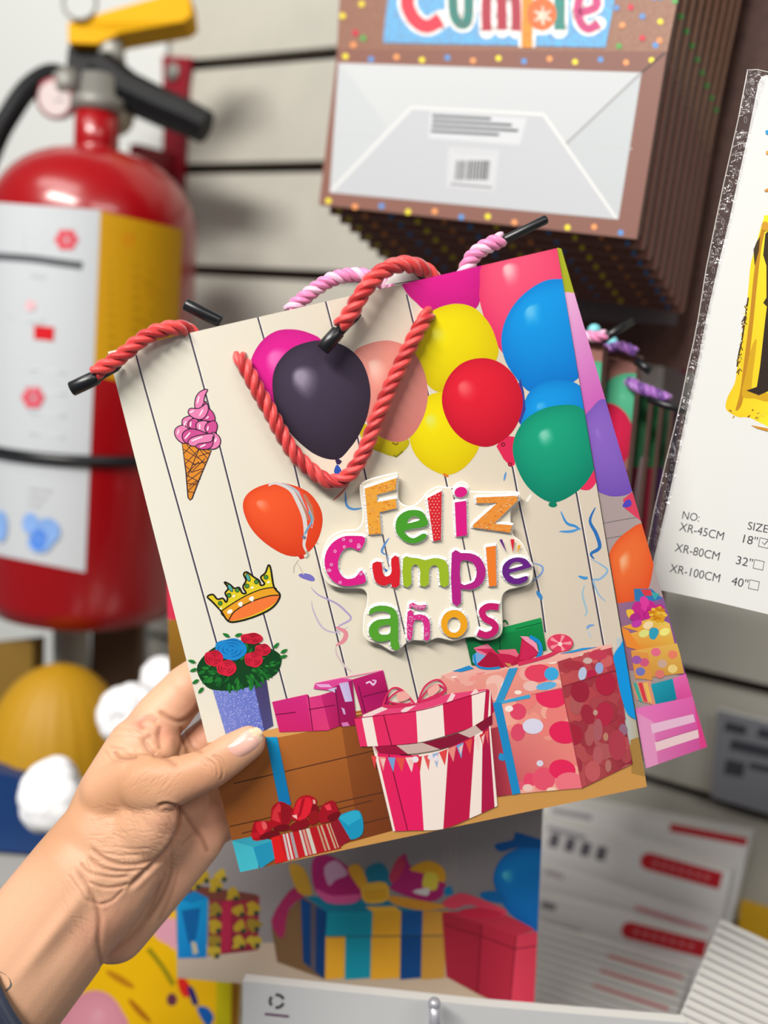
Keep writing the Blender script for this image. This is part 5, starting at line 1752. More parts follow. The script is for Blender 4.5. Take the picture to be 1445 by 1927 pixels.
for i in range(16):
    x_, y_ = 420 + 90 * math.cos(i * 2.4) * (i / 16), 1600 + 55 * math.sin(i * 2.4) * (i / 16)
    G.poly(ell(*RP.p(x_, y_), 11, 8, i * 40), random.choice(((200, 40, 140), (226, 60, 160), (176, 24, 124))))
G.poly(sm(RP((300, 1600), (340, 1600), (350, 1660), (310, 1640))), (240, 190, 60))
G.gpoly(RP((270, 1700), (480, 1640), (560, 1680), (420, 1740)), (236, 160, 50), (232, 200, 90))
for i in range(26):
    a_ = i * 2.4
    G.poly(ell(*RP.p(490 + 50 * math.cos(a_) * (i / 26) ** .5, 1625 + 45 * math.sin(a_) * (i / 26) ** .5), 4, 3), random.choice(((226, 160, 30), (206, 130, 20), (240, 190, 60))))
G.gpoly(RP((300, 1745), (560, 1680), (590, 1800), (400, 1850)), (236, 170, 70), (240, 200, 96), (226, 176, 70), (230, 140, 50))
G.poly(RP((265, 1700), (310, 1720), (400, 1850), (300, 1820)), (240, 140, 50))
G.poly(sm(RP((440, 1715), (475, 1705), (495, 1730), (470, 1775), (440, 1765))), (50, 160, 190))
for x_, y_, c_ in ((360, 1680, (196, 60, 170)), (350, 1640, (180, 40, 140)), (430, 1690, (246, 220, 170)), (530, 1730, (246, 236, 130)), (405, 1740, (226, 226, 130))):
    G.poly(ell(*RP.p(x_, y_), 10, 7, -20), c_)
G.gpoly(GR((1128, 195), (1310, 165), (1335, 282), (1145, 305)), (232, 170, 80), (232, 184, 90), (214, 160, 64), (210, 140, 60))
G.poly(GR((1128, 195), (1195, 205), (1212, 310), (1145, 300)), (226, 150, 70))
for x_, y_, c_ in ((1250, 245, (206, 170, 150)), (1180, 240, (214, 90, 130)), (1150, 230, (160, 90, 170)), (1290, 210, (240, 130, 100)), (1225, 200, (236, 110, 140)), (1165, 275, (120, 120, 190)), (1290, 265, (240, 210, 130)), (1240, 285, (226, 120, 110))):
    G.poly(ell(*GR.p(x_, y_), 9, 8), c_)
G.gpoly(GR((1288, 304), (1350, 280), (1385, 370), (1305, 388)), (236, 110, 180), (230, 100, 172), (226, 84, 160), (214, 74, 150))
G.poly(GR((1130, 320), (1205, 310), (1225, 408), (1150, 385)), (226, 150, 120))
for u in (0, .35, .7):
    G.poly(GR((1135 + 60 * u, 320), (1150 + 60 * u, 318), (1175 + 50 * u, 395), (1160 + 50 * u, 390)), ((70, 170, 150), (220, 60, 70), (240, 190, 90))[int(u * 3)])
G.gpoly(GR((1205, 325), (1290, 303), (1306, 382), (1226, 408)), (34, 160, 180), (26, 150, 172), (14, 130, 156), (20, 136, 160))
G.gpoly(GR((1140, 420), (1380, 370), (1430, 590), (1190, 665)), (236, 120, 190), (226, 100, 176), (206, 74, 150), (220, 130, 180))
G.poly(GR((1150, 435), (1215, 470), (1235, 650), (1190, 665)), (232, 150, 196))
for v0, c_ in ((.12, (236, 190, 216)), (.58, (240, 206, 210))):
    G.poly(GR((1200 + 35 * v0, 462 + 150 * v0), (1365 + 40 * v0, 425 + 130 * v0), (1373 + 40 * v0, 455 + 130 * v0), (1207 + 35 * v0, 498 + 150 * v0)), c_)
G.stroke(GR((1225, 548), (1395, 495)), 1.6, (190, 90, 150), smooth=False)
G.poly(GR((1370, 372), (1385, 370), (1432, 585), (1400, 590)), (226, 66, 140))
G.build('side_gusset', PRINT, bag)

bb = MB()
GBL = BBL - n_ * .004 + (BBR - BBL) * .03 + (BTL - BBL) * .02
gtl, gtr = BTL - n_ * 0.003 + (BTR - BTL) * 0.01, BTR - n_ * 0.003
bb.prism([BTL - n_ * 0.0032 + (BTR - BTL) * 0.012, BTR - n_ * 0.0032 - (BTR - BTL) * 0.003, GC, GBL], n_, TH)
# folded inner crease panel on the left side, hidden between hand and front
back_panel = bb.build('back_panel', mat('bag_back_card', (214, 206, 190), rough=0.6), bag)
rim = MB()
rim.prism([BAGP.hit(724, 536, -.0035), BAGP.hit(736, 515, -.0035), BAGP.hit(772, 508, -.0035), BAGP.hit(790, 526, -.0035)], n_, 0.0004)
rim.build('hole_tab', PAPER_WHITE, bag)

# ---------------------------------------------------------------- cord handles
RED1 = mat('red_cord', (222, 62, 60), rough=0.36, spec=0.5, sheen=0.4, bump=(2600, 0.35))
RED2 = mat('red_cord_dark', (184, 28, 32), rough=0.36, spec=0.5, sheen=0.4, bump=(2600, 0.35))  # two cord tones: highlight and groove shade put into the strand colours
PINK1 = mat('pink_cord', (226, 128, 176), rough=0.34, spec=0.5, sheen=0.4, bump=(2600, 0.35))
PINK2 = mat('pink_cord_pale', (240, 186, 214), rough=0.34, spec=0.5, sheen=0.4, bump=(2600, 0.35))
REDM, PINKM = [RED1, RED2, RED1], [PINK1, PINK2, PINK1]


def bp(pts, offs):
    return [BAGP.hit(x, y, o) for (x, y), o in zip(pts, offs)]


vl = FE((68, 930), (92, 965), (130, 1040), (200, 1170), (270, 1290), (350, 1440), (440, 1575), (560, 1685), (650, 1738), (740, 1725), (815, 1655), (885, 1530), (960, 1330), (1050, 1120), (1130, 950), (1225, 765), (1285, 670), (1290, 655))
cord('handle_cord', bp(vl, [-.002, .0015, .0035, .004, .0045, .005, .005, .005, .005, .005, .005, .005, .005, .0045, .004, .0035, .0005, -.002]), 0.0030, REDM, bag, phase=.4)
ZA = Z(110, 380, 2.833)
pa = ZA((190, 915), (260, 870), (340, 820), (420, 752), (500, 702), (580, 676), (650, 672), (700, 690), (730, 730))
cord('handle_cord', bp(pa, [.0085, .0075, .0065, .0055, .0045, .0035, .001, -.004, -.006]), 0.0030, REDM, bag, phase=1.2)
pb = FE((722, 738), (790, 650), (855, 540), (930, 440), (1020, 368), (1120, 336), (1215, 348), (1290, 385), (1325, 425), (1335, 480))
cord('handle_cord', bp(pb, [.0075, .008, .008, .007, .005, .003, .0, -.003, -.005, -.006]), 0.0032, REDM, bag, phase=2.2)
pk = FE((395, 640), (430, 600), (500, 543), (570, 490), (660, 435), (760, 407), (860, 405), (950, 428), (1030, 475), (1060, 540))
cord('handle_cord', bp(pk, [-.009] * 10), 0.0029, PINKM, bag, pitch=.010)
pe = BL((385, 370), (400, 325), (430, 272), (490, 222), (550, 192), (595, 175))
cord('handle_cord', bp(pe, [-.009] * 6), 0.0031, PINKM, bag, pitch=.010)


def tip(name, p0, p1, o0, o1, r, flat=None):
    mb = MB()
    a, b = BAGP.hit(*p0, o0), BAGP.hit(*p1, o1)
    d = (b - a)
    path = [a, a + d * .02, a + d * .05, a + d * .5, a + d * .95, a + d * .98, b]
    mb.tube(path, [r * .55, r * .9, r, r, r, r * .9, r * .6], 16)
    if flat is not None:
        c = BAGP.hit(*flat[0], flat[1])
        dd = c - b
        mb.tube([b - d.normalized() * .002, b + dd * .4, b + dd * .8, c], [r * .8, r * .55, r * .4, r * .12], 12)
    return mb.build(name, BLACK_PLASTIC, bag, smooth=True)


tip('cord_tip', (133, 733), (184, 709), .008, .007, .0029, ((228, 690), .001))
tip('cord_tip', FE.p(605, 888), FE.p(715, 765), .0075, .006, .0029, (FE.p(858, 662), .0008))
tip('cord_tip', BL.p(838, 62), BL.p(600, 182), -.009, -.009, .0018)
tip('cord_tip', ZA.p(672, 543), ZA.p(868, 642), -.004, -.004, .0025)
tip('cord_tip', FE.p(1195, 400), FE.p(1240, 420), -.006, -.006, .0022)

# ---------------------------------------------------------------- raised greeting
so = sm(SG((330, 130), (400, 95), (530, 65), (550, 72), (548, 180), (560, 235), (600, 264), (650, 262), (700, 222), (735, 180), (800, 146), (880, 152), (920, 122), (960, 118), (988, 145), (1005, 174),
           (1150, 178), (1280, 178), (1298, 212), (1245, 275), (1240, 350), (1255, 440), (1310, 490), (1365, 600), (1378, 655), (1365, 730), (1290, 757), (1220, 777), (1186, 830), (1190, 960), (1185, 1040), (1140, 1075),
           (1060, 1080), (1020, 1062), (960, 1067), (890, 1085), (800, 1067), (740, 1085), (640, 1082), (600, 1102), (560, 1140), (520, 1150), (440, 1105), (370, 1085), (345, 1040), (350, 930), (368, 870), (368, 800),
           (330, 765), (220, 762), (130, 735), (92, 670), (85, 590), (110, 500), (160, 440), (230, 415), (300, 408), (335, 370), (342, 300), (328, 200)), 4)
SO = 0.0034
sign = MB()
sign.prism([BAGS.hit(x, y, SO) for x, y in so], n_, 0.0011)
sa = Art(BAGS, z0=SO + .00003, dz=2e-6, gain=.95)
sa.poly(so, lambda x, y: mixc((232, 220, 198), (236, 228, 208), min(1, max(0, (y - 890) / 300))))
sa.stroke(SG((440, 380), (460, 440), (490, 590), (530, 770), (612, 1105)), 3, (92, 84, 96), smooth=False)
sa.stroke(SG((884, 150), (930, 360), (985, 640), (1055, 1005)), 3, (92, 84, 96), smooth=False)
sa.stroke(SG((500, 455), (470, 500), (455, 540), (480, 560)), 4.5, (92, 142, 200), taper=True)
sa.stroke(SG((462, 645), (488, 660)), 5, (80, 120, 190), smooth=False)
sa.stroke(SG((490, 560), (495, 600)), 2.5, (150, 170, 206), smooth=False)
sa.poly(SG((1020, 1040), (1180, 1000), (1185, 1045), (1140, 1072), (1060, 1078)), (190, 206, 176))
sg = sa.build('greeting_sheet', [PRINT, PAPER_EDGE], bag, sign)
tag(sg, 'raised die-cut card carrying the words Feliz Cumple años')
edge = MB()
ring = [BAGS.hit(x, y, SO - .0005) for x, y in so]
edge.tube(ring + [ring[0]], .00045, 6)
edge.build('sheet_rim', mat('milky_edge', (244, 240, 230), rough=.4), sg, smooth=True)
FOAM = mat('foam', (240, 238, 230), rough=.9)
for x_, y_ in ((395, 250), (640, 620), (960, 650), (460, 1000), (900, 985), (230, 600)):
    c_ = [BAGS.hit(*SG.p(x_ + dx, y_ + dy), SO - .0011) for dx, dy in ((-14, -14), (14, -14), (14, 14), (-14, 14))]
    MB().prism(c_, n_, SO - .0014).build('foam_pad', FOAM, bag)

LET = [
    ('orange glitter letter F', (242, 168, 60), SG((350, 150), (545, 85), (538, 158), (425, 188), (425, 233), (540, 212), (545, 270), (440, 295), (450, 425), (375, 432)), [], 'zig'),
    ('green letter e', (74, 160, 44), sm(SG((730, 378), (600, 405), (612, 438), (650, 455), (700, 428), (726, 430), (728, 446), (690, 475), (640, 485), (590, 470), (550, 430), (538, 385), (548, 335), (580, 300), (630, 282), (690, 287), (722, 320)), 3), [sm(SG((612, 362), (622, 335), (646, 320), (672, 325), (686, 343)), 3)], None),
    ('red dotted letter l', (222, 36, 48), SG((733, 210), (820, 165), (815, 465), (770, 472)), [], 'dots'),
    ('magenta letter i', (226, 26, 134), SG((900, 235), (970, 225), (975, 435), (910, 445)), [], None),
    ('magenta dot of the i', (226, 26, 134), ell(*SG.p(937, 172), 11.8, 9.6, -15), [], None),
    ('orange glitter letter z', (240, 150, 60), SG((1030, 205), (1285, 195), (1283, 225), (1140, 365), (1250, 375), (1240, 420), (1010, 388), (1012, 372), (1160, 238), (1035, 240)), [], 'zig'),
    ('magenta flowered letter C', (226, 30, 140), sm(SG((352, 452), (320, 528), (265, 510), (215, 530), (188, 590), (190, 650), (230, 700), (290, 695), (330, 652), (357, 718), (300, 740), (220, 745), (150, 710), (110, 640), (108, 560), (145, 490), (210, 447), (280, 440)), 3), [], 'flowers'),
    ('red letter u', (224, 32, 46), sm(SG((398, 608), (450, 600), (458, 655), (475, 688), (503, 680), (515, 650), (512, 580), (558, 570), (562, 740), (515, 752), (512, 728), (470, 745), (420, 725), (402, 670)), 2), [], None),
    ('lime letter m', (162, 190, 40), sm(SG((585, 577), (630, 573), (680, 578), (720, 588), (770, 576), (820, 582), (855, 612), (862, 740), (812, 742), (805, 655), (785, 620), (755, 627), (742, 662), (740, 738), (690, 745), (690, 662), (675, 622), (650, 617), (632, 650), (635, 735), (587, 745)), 2), [], None),
    ('purple letter p', (186, 34, 136), sm(SG((882, 545), (938, 545), (1000, 548), (1055, 575), (1088, 640), (1080, 705), (1045, 750), (985, 770), (937, 766), (938, 848), (885, 848)), 2), [sm(SG((935, 602), (975, 590), (1015, 610), (1035, 660), (1020, 715), (980, 735), (937, 730)), 2)], None),
    ('orange letter l', (246, 130, 44), SG((1090, 510), (1150, 500), (1155, 745), (1110, 750)), [], None),
    ('violet letter e', (106, 34, 136), sm(SG((1360, 632), (1238, 667), (1250, 690), (1280, 702), (1340, 685), (1345, 708), (1310, 730), (1265, 735), (1220, 717), (1193, 675), (1195, 625), (1225, 590), (1275, 572), (1330, 580), (1358, 608)), 3), [sm(SG((1234, 642), (1247, 612), (1275, 598), (1305, 606), (1312, 622)), 3)], None),
    ('green letter a', (88, 166, 48), sm(SG((375, 920), (385, 887), (430, 868), (490, 870), (535, 892), (555, 950), (555, 1080), (565, 1125), (535, 1140), (507, 1110), (505, 1078), (460, 1087), (410, 1080), (378, 1045), (378, 1000), (405, 965), (450, 950), (505, 945), (500, 915), (465, 902), (420, 905), (390, 918)), 2), [sm(SG((432, 1015), (445, 995), (480, 985), (505, 990), (505, 1033), (475, 1045), (442, 1040)), 2)], None),
    ('pink letter n', (224, 50, 142), sm(SG((612, 905), (645, 903), (648, 925), (690, 920), (730, 937), (748, 975), (745, 1070), (712, 1072), (712, 992), (695, 957), (662, 955), (645, 985), (637, 1068), (610, 1065)), 2), [], 'fl2'),
    ('pink tilde', (224, 40, 130), sm(SG((622, 862), (645, 850), (680, 866), (722, 862), (716, 886), (680, 892), (645, 878), (625, 882)), 3), [], 'fl2'),
    ('golden letter o', (246, 170, 30), ell(*SG.p(897, 978), 24.5, 26), [ell(*SG.p(895, 985), 12.3, 14.5)], None),
]
sp = [SG.p(*q) for q in ((1168, 876), (1108, 872), (1068, 900), (1085, 945), (1130, 970), (1150, 1000), (1130, 1035), (1085, 1047), (1042, 1030))]
spp = sm(sp, 6, False)
def offset_poly(P, w_):
    P = [np.array(p) for p in P]
    L_, R_ = [], []
    for i in range(len(P)):
        d = P[min(i + 1, len(P) - 1)] - P[max(i - 1, 0)]
        d /= np.linalg.norm(d)
        nn = np.array((-d[1], d[0]))
        L_.append(tuple(P[i] + nn * w_)); R_.append(tuple(P[i] - nn * w_))
    return L_ + R_[::-1]
LET.append(('crimson letter s', (206, 28, 110), offset_poly(spp, 6.0), [], None))
for q, c_ in ((((1172, 462), (1190, 460), (1218, 545)), (106, 34, 136)), (((1240, 460), (1265, 460), (1255, 545)), (222, 40, 60)), (((1288, 495), (1305, 497), (1280, 550)), (240, 170, 40))):
    LET.append(('small ray above the e', c_, SG(*q), [], None))

GLIT = bpy.data.materials.new('white_glitter')
GLIT.use_nodes = True
_nt = GLIT.node_tree
_b = _nt.nodes['Principled BSDF']
_b.inputs['Base Color'].default_value = (0.86, 0.84, 0.82, 1)
_b.inputs['Roughness'].default_value = 0.4
_tc = _nt.nodes.new('ShaderNodeTexCoord')
_vo = _nt.nodes.new('ShaderNodeTexVoronoi')
_vo.inputs['Scale'].default_value = 2200
_nt.links.new(_tc.outputs['Object'], _vo.inputs['Vector'])
_bp = _nt.nodes.new('ShaderNodeBump')
_bp.inputs['Strength'].default_value = 0.7
_bp.inputs['Distance'].default_value = 0.0005
_nt.links.new(_vo.outputs['Distance'], _bp.inputs['Height'])
_nt.links.new(_bp.outputs['Normal'], _b.inputs['Normal'])

gb = Art(BAGS, z0=SO + .0001, dz=3e-6)
LZ = SO + .0012
# grainy white border: jittered band around every letter
jr = random.Random(3)
def jitter(P, a):
    return [(x + jr.uniform(-a, a), y + jr.uniform(-a, a)) for x, y in P]
def dens(P, step=3.0):
    out = []
    for i in range(len(P)):
        a, b = np.array(P[i]), np.array(P[(i + 1) % len(P)])
        k = max(1, int(np.linalg.norm(b - a) / step))
        out += [tuple(a + (b - a) * j / k) for j in range(k)]
    return out
gmb = MB()
for nm, c_, o_, hs_, pat in LET:
    if 'ray' in nm:
        continue
    for loop in [o_] + hs_:
        D_ = dens(loop, 2.4)
        k = len(D_)
        cen = [np.array(p) for p in D_]
        L_, R_, M_ = [], [], []
        for i in range(k):
            d = cen[(i + 1) % k] - cen[i - 1]
            d = d / (np.linalg.norm(d) + 1e-9)
            nn = np.array((-d[1], d[0]))
            wa, wb = 4.6 + jr.uniform(-.9, .9), 4.6 + jr.uniform(-.9, .9)
            if hs_ and loop is not o_:
                wa, wb = wa * .6, wb * .6
            L_.append(BAGS.hit(*(cen[i] + nn * wa), SO)); R_.append(BAGS.hit(*(cen[i] - nn * wb), SO))
            M_.append(BAGS.hit(*cen[i], LZ - .0002 + jr.uniform(-.00025, .0001)))
        b = len(gmb.v)
        gmb.v += L_ + M_ + R_
        for i in range(k):
            j = (i + 1) % k
            gmb.f.append((b + i, b + j, b + k + j, b + k + i)); gmb.fm.append(0)
            gmb.f.append((b + k + i, b + k + j, b + 2 * k + j, b + 2 * k + i)); gmb.fm.append(0)
gmb.build('glitter_border', GLIT, sg)
for nm, c_, o_, hs_, pat in LET:
    La = Art(BAGS, z0=LZ)
    lz_pts = o_
    La.poly(o_, c_, hs_)
    xs = [p[0] for p in o_]; ys = [p[1] for p in o_]
    La.clip = None
    def inside(x, y):
        r = False
        for i in range(len(o_)):
            (x1, y1), (x2, y2) = o_[i], o_[i - 1]
            if (y1 > y) != (y2 > y) and x < (x2 - x1) * (y - y1) / (y2 - y1) + x1:
                r = not r
        return r
    rr = random.Random(len(nm))
    if pat == 'dots':
        for i in range(60):
            x, y = min(xs) + 3 + (i % 4) * 6.2 + (3 if (i // 4) % 2 else 0), min(ys) + 8 + (i // 4) * 5.6
            if inside(x, y) and inside(x + 2, y) and inside(x - 2, y):
                La.poly(ell(x, y, 1.1, 1.1, 0, 8), (248, 196, 190))
    elif pat == 'zig':
        for i in range(170):
            x, y = rr.uniform(min(xs), max(xs)), rr.uniform(min(ys), max(ys))
            if inside(x, y) and inside(x + 2.4, y + 1) and inside(x - 2.4, y - 1):
                a_ = rr.choice((0.6, -0.6))
                La.poly([(x - 2.2, y - 2.2 * a_), (x + 2.2, y + 2.2 * a_ - .8), (x + 2.2, y + 2.2 * a_ + .8)], rr.choice(((250, 210, 130), (250, 226, 170), (232, 130, 40), (236, 120, 50))))
    elif pat in ('flowers', 'fl2'):
        for i in range(46 if pat == 'flowers' else 90):
            x, y = rr.uniform(min(xs), max(xs)), rr.uniform(min(ys), max(ys))
            R_ = 3.6 if pat == 'flowers' else 1.6
            if all(inside(x + dx * R_ * 1.1, y + dy * R_ * 1.1) for dx, dy in ((1, 0), (-1, 0), (0, 1), (0, -1))):
                for k in range(5):
                    La.poly(ell(x + R_ * .6 * math.cos(k * 1.257), y + R_ * .6 * math.sin(k * 1.257), R_ * .34, R_ * .34, 0, 7), (246, 170, 216))
    lo = La.build('letter', PRINT, sg)
    tag(lo, nm)
for nm, pts, r, c_, root in LATE_CORDS:
    cord_simple(nm, pts, r, PINKM if c_ == 'pink' else [PUR, PUR2, PUR], root)
# ================================================================== the hand and forearm holding the bag
# a body is laid out as tapering limbs, fused by a voxel skin into one continuous surface and then creased
def capsule(mb, a, b, ra, rb, seg=28, rings=7, squash=None):
    a, b = Vector(a), Vector(b)
    T = (b - a).normalized()
    n = T.orthogonal().normalized() if squash is None else (squash[0] - T * squash[0].dot(T)).normalized()
    m = T.cross(n)
    k = 1.0 if squash is None else squash[1]
    rows = []
    for i in range(rings + 1):
        t = math.pi / 2 * (1 - i / rings)
        rows.append((a - T * ra * math.sin(t), ra * math.cos(t)))
    for i in range(1, 8):
        f = i / 8
        rows.append((a.lerp(b, f), ra + (rb - ra) * f))
    for i in range(rings + 1):
        t = math.pi / 2 * i / rings
        rows.append((b + T * rb * math.sin(t), rb * math.cos(t)))
    vs, fs = [], []
    for c, r in rows:
        r = max(r, 1e-5)
        for s in range(seg):
            th = 2 * math.pi * s / seg
            vs.append(c + n * (math.cos(th) * r * k) + m * (math.sin(th) * r))
    for i in range(len(rows) - 1):
        for s in range(seg):
            t = (s + 1) % seg
            fs.append((i * seg + s, i * seg + t, (i + 1) * seg + t, (i + 1) * seg + s))
    mb.add(vs, fs)


def P3(x, y, d):
    return at(x, y, d)


VIEW = -FWD
# (x, y, depth of axis, radius in photo px) -> limb chains; depth in metres
def chain(mb, pts, flat=None):
    for (x0, y0, d0, r0), (x1, y1, d1, r1) in zip(pts, pts[1:]):
        capsule(mb, P3(x0, y0, d0), P3(x1, y1, d1), r0 * d0 / F, r1 * d1 / F, squash=flat)


hand = MB()
FL = (VIEW, 0.72)
# forearm and wrist
chain(hand, [(-110, 2018, .432, 128), (97, 1745, .432, 121), (165, 1655, .432, 116)], (VIEW, .80))
chain(hand, [(165, 1655, .432, 116), (204, 1604, .432, 112)], (VIEW, .66))
# palm: radial side (thumb ray), middle, and heel on the little-finger side
chain(hand, [(178, 1600, .434, 78), (215, 1500, .436, 71), (262, 1412, .440, 64)], (VIEW, .80))
chain(hand, [(215, 1640, .438, 84), (292, 1555, .442, 80), (345, 1475, .446, 64)], (VIEW, .7))
chain(hand, [(217, 1750, .444, 62), (303, 1640, .447, 66), (366, 1575, .449, 57), (396, 1528, .453, 52)], (VIEW, .72))
# thenar mound
chain(hand, [(215, 1590, .430, 62), (268, 1556, .426, 62), (288, 1528, .424, 50)], (VIEW, .72))
chain(hand, [(205, 1500, .431, 58), (250, 1470, .426, 51), (285, 1465, .4225, 44)], (VIEW, .8))
# thumb: base knuckle, first bone, tip
chain(hand, [(268, 1478, .4215, 48), (330, 1470, .4195, 45), (395, 1446, .4195, 38.5)], (VIEW, .80))
chain(hand, [(395, 1446, .4195, 40), (432, 1420, .4200, 39), (467, 1398, .4212, 33.5)], (VIEW, .72))
# index finger: knuckle to the part that goes behind the bag, then along its back
chain(hand, [(262, 1412, .442, 56), (300, 1352, .447, 50), (352, 1296, .451, 46)], (VIEW, .92))
chain(hand, [(352, 1296, .451, 46), (420, 1246, .459, 40)], None)
chain(hand, [(420, 1246, .459, 40), (500, 1236, .463, 34), (560, 1240, .461, 28)], None)
# middle finger
chain(hand, [(322, 1462, .449, 46), (373, 1409, .457, 42), (434, 1358, .464, 40)], None)
chain(hand, [(434, 1358, .464, 40), (520, 1328, .468, 35), (590, 1326, .466, 28)], None)
# ring and little finger, behind the bag
chain(hand, [(365, 1500, .455, 46), (425, 1462, .464, 42), (510, 1430, .469, 36), (580, 1424, .467, 29)], None)
chain(hand, [(392, 1556, .455, 42), (450, 1530, .463, 36), (520, 1510, .467, 30), (570, 1508, .466, 25)], None)
# soft web of the palm between thumb and index, fleshy pads below the fingers
chain(hand, [(250, 1440, .436, 52), (290, 1425, .436, 42), (322, 1440, .440, 34)], (VIEW, .8))
chain(hand, [(300, 1385, .4425, 24), (322, 1412, .4420, 25), (340, 1440, .4430, 22)], None)

tmp = hand.build('hand_tmp', PAPER_WHITE)
md = tmp.modifiers.new('fuse', 'REMESH')
md.mode = 'VOXEL'
md.voxel_size = 0.0010
ms_ = tmp.modifiers.new('soft', 'SMOOTH')
ms_.factor = 0.5
ms_.iterations = 16
msub = tmp.modifiers.new('fine', 'SUBSURF')
msub.levels = 1
msub.render_levels = 1
bpy.context.view_layer.update()
me0 = bpy.data.meshes.new_from_object(tmp.evaluated_get(bpy.context.evaluated_depsgraph_get()))
V = np.empty(len(me0.vertices) * 3)
me0.vertices.foreach_get('co', V)
V = V.reshape(-1, 3)
faces = [tuple(p.vertices) for p in me0.polygons]
bpy.data.objects.remove(tmp)
bpy.data.meshes.remove(me0)

# vertex normals
def vnormals(V, faces):
    N = np.zeros_like(V)
    Q = np.array([f if len(f) == 4 else (f[0], f[1], f[2], f[2]) for f in faces])
    n = np.cross(V[Q[:, 2]] - V[Q[:, 0]], V[Q[:, 3]] - V[Q[:, 1]])
    for k in range(4):
        np.add.at(N, Q[:, k], n)
    return N / (np.linalg.norm(N, axis=1)[:, None] + 1e-12)


def to_px(V):
    r = V - np.array(CAM)
    z = r @ np.array(FWD)
    return np.stack([W / 2 + F * (r @ np.array(RIGHT)) / z, H / 2 - F * (r @ np.array(UP)) / z], 1), z


NRM = vnormals(V, faces)
PX, ZD = to_px(V)
FRONT = (NRM @ np.array(VIEW)) > -0.15
HZ = Z(0, 1200, 2.65)


def seg_dist(P, pts):
    """distance to a polyline and position along it"""
    best = np.full(len(P), 1e9)
    tt = np.zeros(len(P))
    k = len(pts) - 1
    for i in range(k):
        a, b = np.array(pts[i]), np.array(pts[i + 1])
        d = b - a
        t = np.clip(((P - a) @ d) / (d @ d), 0, 1)
        e = np.linalg.norm(P - (a + t[:, None] * d), axis=1)
        m = e < best
        best[m] = e[m]
        tt[m] = (i + t[m]) / k
    return best, tt


DISP = np.zeros(len(V))
RUDDY = np.zeros(len(V))
DARK = np.zeros(len(V))


def crease(pts, w, depth, side=None, zr=(0, 9), smooth=True, ridge=0.25):
    """a skin fold: depth in mm, width in photo px; flesh swells a little on both sides"""
    p = sm(pts, 6, False) if smooth else pts
    pa_ = np.array(p)
    lo_, hi_ = pa_.min(0) - 5 * w, pa_.max(0) + 5 * w
    m = np.nonzero(FRONT & np.all((PX > lo_) & (PX < hi_), axis=1))[0]
    if len(m) == 0:
        return
    d, t = seg_dist(PX[m], p)
    fade = np.minimum(1, np.minimum(t, 1 - t) / .12 + .15)
    g = np.exp(-(d / w) ** 2) - ridge * np.exp(-((d - 2.2 * w) / (1.2 * w)) ** 2)
    DISP[m] -= g * fade * depth * .00062
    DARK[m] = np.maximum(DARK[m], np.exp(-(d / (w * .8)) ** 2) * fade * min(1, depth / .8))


def bump_(x, y, r, h, ry=None, ang=0):
    ry = ry or r
    c, s = math.cos(math.radians(ang)), math.sin(math.radians(ang))
    dx, dy = PX[:, 0] - x, PX[:, 1] - y
    u, v = (dx * c + dy * s) / r, (-dx * s + dy * c) / ry
    g = np.exp(-(u * u + v * v))
    DISP[FRONT] += g[FRONT] * h * .001


def flush(x, y, r, a, ry=None, ang=0):
    ry = ry or r
    c, s = math.cos(math.radians(ang)), math.sin(math.radians(ang))
    dx, dy = PX[:, 0] - x, PX[:, 1] - y
    u, v = (dx * c + dy * s) / r, (-dx * s + dy * c) / ry
    RUDDY[:] = np.maximum(RUDDY, a * np.exp(-(u * u + v * v)))


